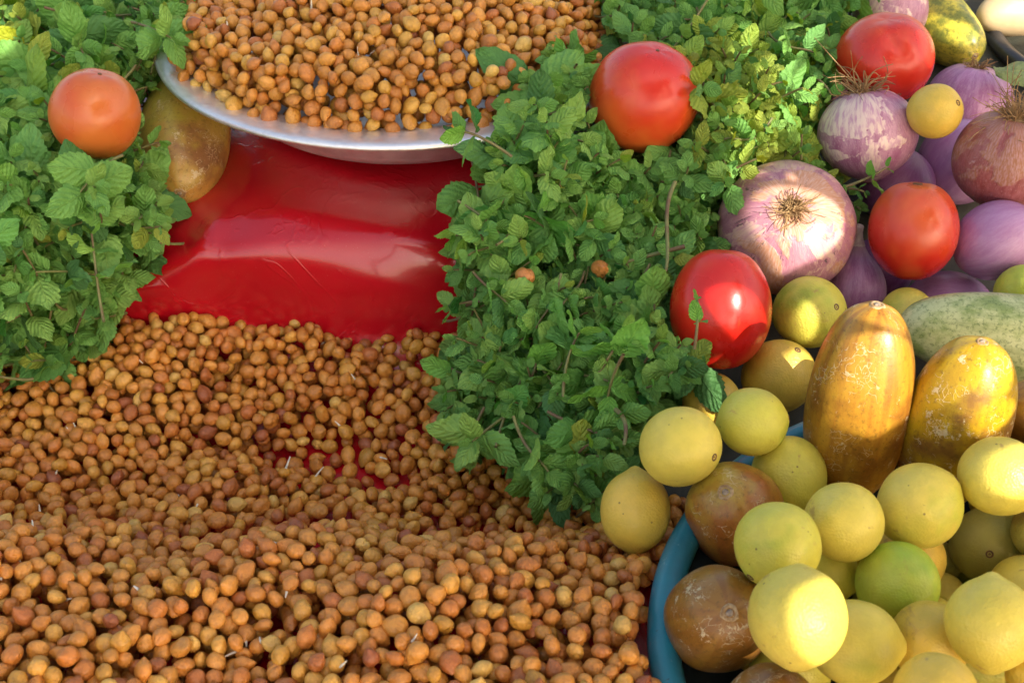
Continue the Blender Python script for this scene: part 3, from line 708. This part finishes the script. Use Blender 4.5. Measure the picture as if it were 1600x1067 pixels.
# ---- gherkins and cucumbers
ghm = {
 'G1': gherkin_mat('gherkin_ochre', (.50, .28, .06), (.46, .30, .06), (.24, .11, .04), .52, (.40, .33, .04), (0, .6, -.35), -.1),
 'G2': gherkin_mat('gherkin_orange', (.34, .135, .014), (.48, .25, .022), (.22, .08, .012), .55),
 'G3': gherkin_mat('gherkin_mouldy', (.42, .25, .008), (.52, .34, .010), (.18, .075, .018), .50),
 'G4': gherkin_mat('gherkin_yellowed', (.34, .11, .018), (.38, .16, .022), (.22, .075, .018), .53, (.46, .36, .05), (.6, .4, .4), .1),
 'G5': gherkin_mat('gherkin_brown', (.25, .105, .016), (.31, .15, .022), (.19, .075, .016), .52),
 'G6': cuke_mat('cucumber_green', (.09, .16, .03), (.28, .36, .10), (.56, .60, .28)),
 'G7': cuke_mat('cucumber_striped', (.06, .10, .015), (.20, .22, .03), (.60, .52, .05), 1.6),
}
GH = {  # centre, half length, radius, axis (towards the scar), exponent, label, scar
 'G1': ((-.205, .791, .105), .058, .0285, Vector((.09, -.86, -.10)), .80, 'ochre brown gherkin with its scarred end hanging under the steel tray rim', .0030),
 'G2': ((.1660, .5240, .1095), .0520, .0252, cdir(.03, .86, .47), .80, 'tall orange striped gherkin standing in the basin, sunlit on top', .0030),
 'G3': ((.2090, .5130, .1050), .0480, .0248, cdir(.08, .80, .58), .80, 'yellow gherkin with mouldy crusted top standing beside the orange one', .0024),
 'G4': ((.1035, .4795, .0790), .0290, .0228, cdir(-.28, .42, .86), .85, 'brown and yellow gherkin end leaning on the teal rim', .0030),
 'G5': ((.0865, .4095, .0850), .0300, .0222, cdir(.03, .26, .96), .85, 'dark brown gherkin with a round scar and pale crust, nearest the rim', .0030),
 'G6': ((.2700, .6045, .0850), .0640, .0240, Vector((-1, .08, .10)), .74, 'mottled green cucumber lying behind the two standing gherkins', 0),
 'G7': ((.2930, .9400, .1200), .0620, .0235, Vector((.30, -.93, -.05)), .78, 'dark green and yellow streaked cucumber at the top right', .002),
 'G8': (tuple(P(1630, 655, .092)), .0260, .0190, cdir(-.8, .3, .4), .85, 'orange brown gherkin cut by the right edge of the picture', 0),
 'G9': ((.1020, .3600, .0860), .0230, .0185, cdir(.1, .4, .9), .9, 'brown gherkin at the bottom edge below the sun-patched lemon', 0),
}
for i, (k, (c_, L, R0, ax, e, lab, sc)) in enumerate(GH.items()):
    m_ = ghm[{'G8': 'G2', 'G9': 'G5'}.get(k, k)]
    d = blob(R0, L, 64, 56, e, .022, 400+i, (lambda ph: .012*np.exp(-(ph/.15)**2)), 5, .012, .06 if k in ('G2', 'G4') else .03)
    cat = 'cucumber' if k in ('G6', 'G7') else 'gherkin'
    o = place(d, cat, c_, ax.normalized(), m_, i*.8, label=lab, category=cat)
    for t in np.linspace(-1, 1, 5)*(L-R0*.9): PLACED.append((*(Vector(c_)+ax.normalized()*float(t)), R0))
    if sc:
        s1 = obj('scar', lathe(scar_mesh(sc, 'g'), 24, 'scar', M['ring'], .05), o, loc=(0, 0, d[0][-2][2]-.0002))
        obj('scar_core', lathe([(sc*.6, -.0002), (sc*.4, .0007), (.0001, .0009)], 14, 'scar_core', M['greyscar'], .05), s1)
# ---- top right background
rad = obj('white_radish', mesh('white_radish', *blob(.055, .20, 48, 40, .8, .02, 9, None, 0, 0, .25), M['radish']), loc=(.36, 1.12, .125), rot=Vector((-.93, .30, .02)).to_track_quat('Z', 'Y'), label='large cream radish lying in full sun at the top right corner', category='radish')
obj('white_radish', mesh('white_radish', *blob(.034, .14, 48, 40, .8, .02, 19, None, 0, 0, .25), M['radish']), loc=(.455, 1.00, .118), rot=Vector((-.85, -.42, .0)).to_track_quat('Z', 'Y'), label='smaller cream radish below the large one at the right edge', category='radish')
bb = obj('black_basin', None, loc=(.46, .93, .075), label='black plastic basin at the right edge behind the violet striped onion', category='basin')
obj('rim', lathe([(.118+.006*math.cos(a), .030+.006*math.sin(a)) for a in np.linspace(0, 6.283, 14)][::-1], 90, 'rim', M['black']), bb)
obj('wall', lathe([(.001, .002), (.085, .002), (.1165, .030), (.119, .029), (.088, .0), (.001, .0)][::-1], 90, 'wall', M['black']), bb)

# lemons of the lower layers, which carry the ones above
rf = np.random.RandomState(77); under = []; bodies = list(PLACED); fl = []
for v_ in range(4):
    V, f = blob(1., 1.06, 28, 18, 1., .04, 700+v_, lambda ph: .06*np.exp(-(ph/.23)**2)); fl.append([mesh('lemon', V*.0172, f, lem[t_]) for t_ in ('gold', 'pale', 'greenish')][v_ % 3])
for _ in range(6000):
    a, rr_ = rf.uniform(0, 6.283), .135*math.sqrt(rf.rand()); x, y = BC.x+rr_*math.cos(a), BC.y+rr_*math.sin(a); r_ = .0172
    z = .008+r_+.35*max(0, rr_-.105)
    for (a2, b2, c2, s2) in under:
        d2 = (a2-x)**2+(b2-y)**2
        if d2 < (r_+s2)**2: z = max(z, c2+math.sqrt((r_+s2)**2-d2))
    if z > (.075 if x < .25 else .098): continue
    if any((x-a2)**2+(y-b2)**2+(z-c2)**2 < ((r_+s2)*.93)**2 for a2, b2, c2, s2 in bodies): continue
    under.append((x, y, z, r_)); bodies.append((x, y, z, r_)); PLACED.append((x, y, z, r_))
    Q = rf.normal(size=4); Q /= np.linalg.norm(Q)
    obj('lemon', fl[len(under) % 4], loc=(x, y, z), rot=Quaternion(Q), label='lemon of the lower layers in the teal basin, mostly hidden under the others', category='lemon', group='lemons buried in the teal basin')

# ------------------------------------------------------------------ mint
def leaf_geo(seed, nv, nu, fold, curl, rip, wid):
    R_ = np.random.RandomState(seed); v = np.linspace(0, 1, nv); u = np.linspace(-1, 1, nu)
    w = wid*np.sin(math.pi*np.clip(v, 0, 1)**.80)**.66*(1-.10*v); w[0] = .02; w[-1] = .004
    saw = 1+.17*((v*9.0) % 1.0)*(v > .08)*(v < .97)
    Vv, Uu = np.meshgrid(v, u, indexing='ij'); wE = (w[:, None]*(1+(saw[:, None]-1)*np.abs(Uu)**3))
    x = Uu*wE; y = Vv + .10*np.abs(Uu)*wE*np.sign(.45-Vv)*-1*.6
    z = fold*.45*np.abs(x) - 1.1*x**2 - curl*Vv**2 + rip*np.sin(Vv*11+seed+np.sign(Uu)*1.1)*np.abs(Uu)**1.5*.5
    z += .006*np.sin((Vv*6.5-np.abs(Uu)*2.1)*2*math.pi)*np.sin(np.clip(np.abs(Uu), 0, 1)*math.pi)*-1
    z += .019*np.sin(Uu*3.1+Vv*9+seed*2)*np.sin(Vv*math.pi) + .011*np.sin(Uu*6.3-Vv*17+seed)
    x = x + .10*math.sin(seed)*Vv**2
    V = np.stack([x, y, z], -1).reshape(-1, 3); uv = np.stack([(Uu+1)/2, Vv], -1).reshape(-1, 2)
    return V, quads(nv, nu)[:, ::-1], uv
LP = []
for k in range(10):
    R_ = np.random.RandomState(k+900)
    LP.append((k, R_.uniform(-.1, .55), R_.uniform(-.05, .55), R_.uniform(.03, .12), R_.uniform(.27, .38)))
leafH = [mesh('leaf', *(lambda g_: (g_[0], g_[1]))(leaf_geo(k, 28, 9, a, b, c_, w)), M['leaf'], uv=leaf_geo(k, 28, 9, a, b, c_, w)[2]) for k, a, b, c_, w in LP]
leafL = [leaf_geo(k, 19, 7, a, b, c_, w) for k, a, b, c_, w in LP]
leafXL = [leaf_geo(k, 12, 5, a, b, c_, w) for k, a, b, c_, w in LP]
OLD = np.array([(.034, .150, .036), (.072, .28, .056), (.13, .40, .072), (.055, .22, .06), (.14, .38, .095)])
YNG = np.array([(.22, .50, .09), (.31, .56, .11), (.19, .46, .09)])
YEL = np.array([(.36, .46, .03), (.42, .46, .035), (.24, .42, .035)])  # yellow leaf tint, concentrated to paint sunlight into the lit patches
def frame(d, roll):
    d = d/np.linalg.norm(d); a = np.cross(d, [0.2, .1, 1.]); a /= np.linalg.norm(a)+1e-9; b = np.cross(a, d)
    return d, a*math.cos(roll)+b*math.sin(roll), -a*math.sin(roll)+b*math.cos(roll)
def sprig(tip, d, L, big, young, yellow=0.):
    """returns stem path and a list of leaves (matrix, length, variant, tint)"""
    d = np.asarray(d, float); d /= np.linalg.norm(d); k1 = rng.normal(size=3)*L*.10
    base = tip - d*L - np.array([0, 0, L*.15]); pth = bez([base, base+d*L*.4+k1-np.array([0, 0, L*.12]), tip-d*L*.2, tip], 12)
    leaves = []; nn = int(max(3, L/.012)); roll = rng.uniform(0, 6.28)
    for j in range(nn):
        f = 1-(j*.8+.08)/(nn+.2) ; idx = f*11; i0 = min(int(idx), 10); c_ = pth[i0]+(pth[i0+1]-pth[i0])*(idx-i0); tg = pth[i0+1]-pth[i0]
        tgn, a, b = frame(tg, roll + j*math.pi/2)
        size = big*min(1., (.34+.24*j))*rng.uniform(.82, 1.15); spread = min(1.25, .45+.30*j)
        if j and rng.rand() < .08: continue
        for s in (1, -1):
            ld = tgn*math.cos(spread*rng.uniform(.85, 1.15)) + s*a*math.sin(spread) + rng.normal(size=3)*.16; ld[2] -= .08
            ld /= np.linalg.norm(ld); nrm = tgn*math.sin(spread) - s*a*math.cos(spread)*1. + rng.normal(size=3)*.18
            if nrm[2] < 0: nrm[2] *= -.5
            nrm = nrm - ld*(nrm @ ld); nrm /= np.linalg.norm(nrm)+1e-9; xr = np.cross(ld, nrm)
            Mx = np.eye(4); Mx[:3, 0] = xr; Mx[:3, 1] = ld; Mx[:3, 2] = nrm; Mx[:3, 3] = c_+ld*.0008
            if j <= 2 and rng.rand() < young: t = YNG[rng.randint(3)]
            else: t = OLD[rng.randint(5)]*rng.uniform(.85, 1.25)
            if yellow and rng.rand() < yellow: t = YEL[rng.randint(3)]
            leaves.append((Mx, size, rng.randint(10), t))
    return pth, leaves
SOL = np.array(PLACED); 
def clear(Mx, size):
    p = Mx[:3, 3]; pts = np.stack([p+Mx[:3, 1]*size*f+s*Mx[:3, 0]*size*.28 for f, s in ((0, 0), (.5, 0), (1, 0), (.5, 1), (.5, -1))])
    d = np.linalg.norm(pts[:, None]-SOL[None, :, :3], axis=2)
    if (d < SOL[None, :, 3]*1.0+.0006).any(): return False
    if (pts[:, 2] < 0.004).any(): return False
    # steel tray rim and its chickpeas
    dt = np.hypot(pts[:, 0]-TC.x, pts[:, 1]-TC.y)
    if ((dt < .161) & (pts[:, 2] < .149+.0*dt) & (pts[:, 2] > .100)).any(): return False
    if ((dt < .14) & (pts[:, 2] < .150+(.14-dt)*.30)).any(): return False
    db = np.hypot(pts[:, 0]-BC.x, pts[:, 1]-BC.y)
    if ((db < .180) & (pts[:, 2] < .084)).any(): return False
    return True
def inpoly(x, y, poly):
    c_ = False; n = len(poly)
    for i in range(n):
        (x1, y1), (x2, y2) = poly[i], poly[(i+1) % n]
        if (y1 > y) != (y2 > y) and x < (x2-x1)*(y-y1)/(y2-y1)+x1: c_ = not c_
    return c_
def idw(ctrl, px, py):
    w = np.array([1/(((px-a)**2+(py-b)**2)+900.) for a, b, _ in ctrl])**1.4; return float((w*np.array([c_ for *_, c_ in ctrl])).sum()/w.sum())
def bunch(label, poly, ctrl, n, outward, yellow, lmax, seed, extra=(), big=.0192, edge_n=30):
    """mint_bunch > stem > leaf; what lies underneath is one mass of foliage"""
    global rng
    rng = np.random.RandomState(seed)
    xs_ = [p[0] for p in poly]; ys_ = [p[1] for p in poly]; S = []
    for layer, (cnt, dz) in enumerate(((int(n*1.15), -.022), (int(n*1.25), -.011), (int(n*1.2), 0.))):
        k = 0; tries = 0; pts = []
        while k < cnt and tries < 20000:
            tries += 1; px, py = rng.uniform(min(xs_), max(xs_)), rng.uniform(min(ys_), max(ys_))
            if not inpoly(px, py, poly): continue
            md = 1250./max(1, cnt)**.5*.0
            if pts and min((px-a)**2+(py-b)**2 for a, b in pts) < (30*(1-tries/20000))**2: continue
            pts.append((px, py)); k += 1
            z = idw(ctrl, px, py)+dz+rng.uniform(-.006, .009); tip = P(px, py, z)
            o = outward(px, py); d = np.array([o[0], o[1], 0.])*rng.uniform(.1, .8) + np.array([0, -.45, .75])*rng.uniform(.4, 1.) + rng.normal(size=3)*.42
            L = rng.uniform(.032, .055)
            pth, lv = sprig(tip, d, L, big*rng.uniform(.7, 1.45), .85, yellow(px, py))
            S.append((layer, tip, pth, lv))
    cen = np.array(poly, float).mean(0)
    for q_ in range(edge_n):
        i = rng.randint(len(poly)); a, b = np.array(poly[i], float), np.array(poly[(i+1) % len(poly)], float); e = a+(b-a)*rng.rand(); nrm_ = e-cen; nrm_ /= np.linalg.norm(nrm_)
        e2 = e+nrm_*rng.uniform(5, 34); z = idw(ctrl, *e)-rng.uniform(.0, .014); tip = P(e2[0], e2[1], max(z, float(cloth_z(0, P(*e2, z)[1]))+.012)); d = np.array([nrm_[0]*1.2, -nrm_[1]*.5-.15, .25])+rng.normal(size=3)*.25
        pth, lv = sprig(tip, d, rng.uniform(.03, .045), big*rng.uniform(.7, 1.15), .9, yellow(*e)); S.append((2, tip, pth, lv))
    for (pts_, big_) in extra:   # sprigs drawn from the photograph: path of points, tip last
        w = np.array([P(a, b, z) for a, b, z in pts_]); d = w[-1]-w[-2]
        pth, lv = sprig(w[-1], d, max(.022, np.linalg.norm(w[-1]-w[-2])*1.2), big_, .9, 0); S.append((3, w[-1], bez(w, 14), lv))
    S.sort(key=lambda s: (-s[0], s[1][1]))
    root = obj('mint_bunch', None, loc=np.mean([s[1] for s in S], 0)-np.array([0, 0, .03]), label=label, category='mint')
    org = np.array(root.location); used = 0; Vs, Fs, Us, Ts, k = [], [], [], [], 0; stems = []
    for layer, tip, pth, lv in S:
        lv = [l for l in lv if clear(l[0], l[1])]
        okp = np.linalg.norm(pth[:, None]-SOL[None, :, :3], axis=2).min(1); 
        keep = (np.linalg.norm(pth[:, None]-SOL[None, :, :3], axis=2) > SOL[None, :, 3]+.001).all(1); pk = pth
        if not keep.all():
            last = np.where(~keep)[0].max(); pk = pth[last+1:]
        if layer >= 2 and used+len(lv) <= lmax and lv:
            st = None
            c0 = pth[-1]
            if len(pk) >= 3: V, Fq = tube(pk-c0, np.linspace(.0009, .0006, len(pk)), 6)
            else: V, Fq = tube(np.array([pth[-1]-c0-(pth[-1]-pth[-2])*.3, pth[-1]-c0]), .0006, 6)
            st = obj('stem', mesh('stem', V, Fq, M['stem']), root, loc=c0-org)
            for Mx, size, va, t in lv:
                M2 = Mx.copy(); M2[:3, 3] -= c0; o = bpy.data.objects.new('leaf', leafH[va]); col.objects.link(o); o.parent = st
                o.matrix_local = Matrix(M2.tolist()) @ Matrix.Diagonal((size*1.25, size*1.25, size*1.25, 1)); o.color = (*t, 1)
            used += len(lv)
        else:
            if len(pk) >= 3: stems.append(tube(pk-org, np.linspace(.0009, .0006, len(pk)), 5))
            for Mx, size, va, t in lv:
                V, Fq, uv = (leafXL if layer == 0 else leafL)[va]; W = (V*size*1.25) @ Mx[:3, :3].T + Mx[:3, 3]-org
                Vs.append(W); Fs.append(Fq+k); k += len(V); Us.append(uv); Ts.append(np.repeat(np.asarray(t)[None], len(V), 0))
    if Vs: obj('foliage', mesh('foliage', np.vstack(Vs), np.vstack(Fs), M['leaf_s'], uv=np.vstack(Us), attr=np.vstack(Ts)), root, kind='stuff')
    if stems: V, Fq = join(stems); obj('undergrowth_stems', mesh('undergrowth_stems', V, Fq, M['stem']), root, kind='stuff')
bunch('bushy bunch of dark green mint at the left edge around the orange red tomato',
      [(-60, -40), (285, -30), (290, 15), (225, 60), (230, 120), (215, 215), (235, 300), (235, 320), (210, 370), (178, 420), (150, 470), (105, 525), (40, 550), (-60, 560)],
      [(0, 0, .175), (250, 20, .168), (120, 90, .165), (30, 150, .160), (200, 150, .140), (150, 280, .150), (30, 280, .150), (230, 320, .130), (210, 420, .090), (30, 420, .115), (130, 480, .070), (20, 540, .050), (100, 530, .045), (-60, 400, .12)],
      95, lambda x, y: (.8, -.6) if x > 120 else (.1, -1.), lambda x, y: .8 if x < 30 and y < 110 else .05, 290, 21,  # top left corner leaves tinted yellow as painted sunlight
      extra=[([(205, 35, .170), (235, 42, .172), (268, 60, .172)], .024)])
bunch('large bunch of dark green mint spilling down between the red sheet and the tomatoes',
      [(830, 120), (870, 90), (920, 130), (925, 215), (1000, 250), (1090, 240), (1115, 300), (1110, 350), (1060, 400), (1050, 450), (1085, 520), (1085, 590), (1010, 620), (985, 690), (940, 740), (900, 765), (850, 735), (790, 680), (740, 690), (710, 660), (715, 600), (745, 540), (735, 470), (720, 400), (760, 330), (785, 285), (778, 240), (800, 205), (815, 170)],
      [(870, 100, .178), (760, 210, .165), (820, 180, .172), (900, 240, .150), (1050, 270, .135), (780, 300, .135), (900, 330, .125), (1080, 340, .110), (720, 400, .115), (800, 430, .105), (900, 430, .105), (1020, 430, .105), (740, 500, .085), (850, 530, .090), (960, 530, .095), (1060, 540, .105), (700, 590, .050), (720, 650, .045), (790, 620, .065), (900, 620, .080), (1000, 640, .080), (760, 690, .045), (850, 700, .060), (900, 750, .055), (940, 700, .07)],
      125, lambda x, y: (-.8, -.5) if x < 850 else (.3, -1.), lambda x, y: .03, 296, 33, 
      extra=[([(800, 245, .160), (745, 205, .172), (715, 205, .172)], .020), ([(770, 370, .12), (735, 360, .118), (712, 368, .115)], .021), ([(770, 470, .09), (730, 470, .088), (700, 478, .085)], .017), ([(760, 590, .06), (720, 590, .060), (690, 565, .060)], .018), ([(790, 650, .06), (760, 670, .060), (738, 690, .062)], .024), ([(1085, 545, .115), (1092, 500, .130), (1090, 470, .134)], .013), ([(880, 620, .085), (880, 560, .098), (905, 520, .105)], .026), ([(930, 590, .09), (960, 545, .105), (975, 520, .110)], .026), ([(880, 760, .055), (900, 745, .06), (905, 770, .055)], .018)])
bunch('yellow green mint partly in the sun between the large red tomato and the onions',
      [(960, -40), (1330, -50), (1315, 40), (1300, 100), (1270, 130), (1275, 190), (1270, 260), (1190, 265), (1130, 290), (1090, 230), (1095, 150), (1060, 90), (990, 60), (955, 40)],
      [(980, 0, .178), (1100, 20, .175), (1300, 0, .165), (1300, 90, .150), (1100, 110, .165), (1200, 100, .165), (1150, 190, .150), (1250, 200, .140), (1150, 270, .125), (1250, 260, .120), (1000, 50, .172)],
      80, lambda x, y: (.3, -.8), lambda x, y: .8 if abs(1130+(y-70)*.45-x) < 75 and 60 < y < 300 else .15, 290, 45,  # yellow band puts the dappled sun into the leaf colour
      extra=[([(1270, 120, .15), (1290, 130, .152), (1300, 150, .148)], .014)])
bunch('thin mint sprig lying between the streaked onion and the flat topped tomato',
      [(1290, 290), (1300, 290), (1300, 300), (1290, 300)], [(1295, 295, .100)], 1, lambda x, y: (.5, -.5), lambda x, y: 0, 60, 51, edge_n=0,
      extra=[([(1300, 298, .115), (1350, 285, .122), (1385, 262, .128)], .013), ([(1310, 300, .110), (1330, 290, .116), (1350, 300, .115)], .010), ([(1290, 290, .1), (1325, 312, .105), (1345, 328, .105)], .010)])
# bare twigs over the mint
for k, (pts, lab) in enumerate([([(1055, 285, .135), (1030, 330, .128), (1050, 380, .125), (1040, 425, .115)], 'bare brown mint twig curving over the mint left of the root-up onion'),
                  ([(962, 640, .088), (985, 655, .092), (975, 695, .085)], 'short curved bare twig in the mint above the round lemon with a dot'),
                  ([(1070, 385, .118), (1010, 400, .112), (960, 415, .110)], 'thin green stalk lying across the middle of the mint')]):
    w = np.array([P(*p) for p in pts]); c0 = w.mean(0); V, Fq = tube(bez(w, 16)-c0, np.linspace(.0013, .0009, 16), 7)
    obj('twig', mesh('twig', V, Fq, M['stem']), loc=c0, label=lab, category='twig')
# withered leaf over the black basin
o = obj('withered_leaf', mesh('withered_leaf', *leaf_geo(3, 28, 9, .3, .2, .08, .36)[:2], leaf_mat('withered', False), uv=leaf_geo(3, 28, 9, .3, .2, .08, .36)[2]), loc=P(1555, 115, .135), scale=.042,
        rot=Vector((.9, .15, .12)).to_track_quat('Y', 'Z'), label='large pale withered leaf at the right edge above the violet striped onion', category='leaf'); o.color = (.34, .38, .16, 1)

# ------------------------------------------------------------------ added cloth panel behind the camera, out of view, pierced to shape the sun patches
HOLES = [  # openings shaped to land sun on chosen spots
    [[-0.0026, -0.0404], [0.0119, -0.0287], [0.0293, -0.035], [0.0458, -0.0542], [0.0439, -0.0685], [0.0249, -0.0769], [0.011, -0.0769], [0.0016, -0.0801]],
    [[-0.0131, -0.0993], [-0.0037, -0.0907], [-0.0063, -0.1182], [-0.0123, -0.1119]],
    [[-0.0368, -0.1106], [-0.0112, -0.1201], [-0.0222, -0.1537], [-0.0398, -0.1448]],
    [[-0.0733, -0.0655], [-0.0566, -0.0677], [-0.0437, -0.0864], [-0.0424, -0.117], [-0.0685, -0.0943]],
    [[-0.0794, -0.1076], [-0.0742, -0.1001], [-0.0515, -0.1086], [-0.0381, -0.1253], [-0.0473, -0.1488], [-0.0648, -0.1492], [-0.0726, -0.1526], [-0.0888, -0.1333]],
    [[-0.045, -0.1246], [-0.0388, -0.1222], [-0.0346, -0.1345], [-0.037, -0.1473], [-0.0126, -0.1593], [-0.0284, -0.1651], [-0.042, -0.167], [-0.0471, -0.1488]],
    [[-0.0585, -0.1638], [-0.0326, -0.1716], [-0.0489, -0.1906], [-0.0657, -0.1843], [-0.0674, -0.1752]],
    [[-0.1989, -0.1634], [-0.1697, -0.1699], [-0.183, -0.2064], [-0.2021, -0.1945], [-0.2085, -0.1781]],
    [[0.2607, 0.0393], [0.2639, 0.0249], [0.2738, 0.0092], [0.2603, 0.0049], [0.2497, 0.0227]],
    [[0.0835, -0.0052], [0.0597, -0.0127], [0.0573, -0.0121], [0.0895, 0.0116], [0.091, 0.0115], [0.0869, -0.003]],
    [[0.0247, -0.0078], [0.0166, -0.0111], [0.0128, -0.0078], [0.0219, -0.0013], [0.0296, -0.0029], [0.0259, -0.007]],
    [[0.0043, -0.0245], [-0.0041, -0.027], [-0.0045, -0.027], [0.0056, -0.0095], [0.0165, -0.008], [0.0189, -0.0128]],
    [[0.0432, 0.0034], [0.0377, 0.0019], [0.0403, 0.0189], [0.0406, 0.0191], [0.043, 0.0205], [0.0541, 0.0251]],
    [[0.0263, -0.0028], [0.022, 0.0012], [0.0277, 0.0069], [0.0363, 0.0111], [0.0404, 0.0119], [0.0439, 0.0113]],
    [[0.0266, 0.0057], [0.026, 0.0057], [0.0212, 0.0102], [0.0283, 0.0179], [0.0409, 0.0241], [0.0491, 0.0184]],
    [[0.0677, 0.0015], [0.0699, 0.0059], [0.0706, 0.0068], [0.0859, 0.0171], [0.1052, 0.0162], [0.1028, 0.0123]],
    [[0.0569, -0.0066], [0.0608, -0.0001], [0.0648, 0.0018], [0.0651, 0.0019], [0.0703, 0.0027], [0.0709, -0.0005]],
    [[0.0172, -0.007], [0.0147, -0.0022], [0.0157, -0.0015], [0.0181, -0.0002], [0.0226, 0.0011], [0.0253, -0.0006]],
    [[0.0622, -0.0057], [0.0582, -0.0062], [0.0518, -0.0013], [0.0521, -0.0004], [0.0818, 0.0176], [0.0902, 0.0117]],
    [[0.052, 0.0137], [0.0528, 0.0204], [0.0532, 0.0208], [0.0542, 0.0219], [0.0801, 0.0257], [0.075, 0.0209]],
    [[0.1151, 0.0379], [0.1075, 0.0348], [0.0951, 0.038], [0.1184, 0.0555], [0.1257, 0.0573], [0.133, 0.054]],
    [[0.0299, -0.021], [0.0289, -0.0133], [0.0468, -0.0073], [0.0471, -0.0075], [0.0451, -0.0139], [0.045, -0.0139]],
    [[0.0316, -0.0328], [0.0309, -0.0332], [0.0272, -0.029], [0.0276, -0.0288], [0.0322, -0.0272], [0.0325, -0.0272]],
    [[0.0875, 0.0289], [0.0756, 0.0228], [0.0589, 0.0222], [0.0609, 0.0298], [0.0863, 0.0457], [0.0965, 0.0469]],
    [[0.0755, 0.0062], [0.0706, 0.0153], [0.0852, 0.0261], [0.1047, 0.0313], [0.1075, 0.0304], [0.0982, 0.0153]],
    [[0.0732, 0.0453], [0.057, 0.0466], [0.0869, 0.0667], [0.0929, 0.0651], [0.0934, 0.0631], [0.0934, 0.0628]],
    [[0.0492, 0.0171], [0.0492, 0.0174], [0.0867, 0.0352], [0.0834, 0.0279], [0.0823, 0.0268], [0.0794, 0.0242]],
    [[0.0738, 0.0482], [0.0687, 0.0477], [0.0872, 0.0677], [0.0968, 0.0641], [0.096, 0.0625], [0.0919, 0.0579]],
    [[0.0778, 0.0338], [0.0714, 0.0309], [0.0636, 0.0339], [0.0661, 0.037], [0.0718, 0.0413], [0.0831, 0.0377]],
    [[0.0375, -0.0093], [0.0306, -0.0053], [0.0328, -0.0007], [0.0654, 0.014], [0.0685, 0.0107], [0.066, 0.0053]],
    [[0.0907, 0.0138], [0.0774, 0.0094], [0.0718, 0.0093], [0.0685, 0.0134], [0.108, 0.0281], [0.1079, 0.028]],
    [[0.07, 0.029], [0.0689, 0.0292], [0.0703, 0.0349], [0.0729, 0.0368], [0.0757, 0.0385], [0.0828, 0.0349]],
    [[0.0035, -0.0178], [0.0253, -0.0115], [0.0266, -0.012], [0.0242, -0.0215], [0.0231, -0.0225], [0.0213, -0.024]],
    [[0.0338, -0.003], [0.029, -0.0035], [0.0279, -0.0029], [0.0294, 0.0015], [0.0361, 0.0059], [0.0448, 0.0047]],
    [[-0.2879, 0.2445], [-0.2714, 0.2412], [-0.2816, 0.2171], [-0.2954, 0.1995], [-0.3101, 0.2025]],
    [[0.1564, 0.0256], [0.1647, 0.0177], [0.1668, 0.004], [0.1573, -0.0001], [0.1513, 0.0122]],
    [[0.3924, 0.1112], [0.2873, 0.044], [0.2748, 0.0101], [0.2993, 0.0026], [0.3953, -0.0167], [0.5412, 0.0476]],
]

sv = (Vector((0, 0, 1))-SUN*SUN.z).normalized(); shh = sv.cross(SUN); C0 = Vector((.08, .75, .1))+SUN*1.1
U0, U1, V0, V1 = -.68, .42, -.36, .46
pts = [Vector((U0, V0)), Vector((U1, V0)), Vector((U1, V1)), Vector((U0, V1))]; edges = [(0, 1), (1, 2), (2, 3), (3, 0)]
def smooth_poly(h):
    h = np.array(h)
    for _ in range(2): h = np.stack([.75*h+.25*np.roll(h, -1, 0), .25*h+.75*np.roll(h, -1, 0)], 1).reshape(-1, 2)
    return h
polys = [smooth_poly(h) for h in HOLES]
for h in polys:
    h = [p for p in h if U0 < p[0] < U1 and V0 < p[1] < V1]
    k = len(pts); pts += [Vector(p) for p in h]; edges += [(k+i, k+(i+1) % len(h)) for i in range(len(h))]
vo, eo, fo, *_ = geometry.delaunay_2d_cdt(pts, edges, [], 0, 1e-5)
keepf = []
for f in fo:
    c_ = sum((vo[i] for i in f), Vector((0, 0)))/len(f)
    if not any(inpoly(c_.x, c_.y, h.tolist()) for h in polys): keepf.append(list(f))
V3 = [shh*v_.x + sv*v_.y for v_ in vo]
sd = obj('sun_blocker', None, loc=C0, label='added cloth sun blocker out of view, pierced to place the sun patches', category='sun_blocker')
obj('cloth', mesh('cloth', [tuple(v_) for v_ in V3], keepf, M['shade'], False), sd)
for (u, v_) in ((U0, V0), (U1, V0), (U0, V1), (U1, V1)):
    p = shh*u+sv*v_; b = Vector((p.x, p.y, -.75-C0.z)); V, Fq = tube(np.array([b, b*.5+p*.5, p+Vector((0, 0, .02))]), .012, 10); obj('pole', mesh('pole', V, Fq, M['wood']), sd)  # posts holding up the added panel
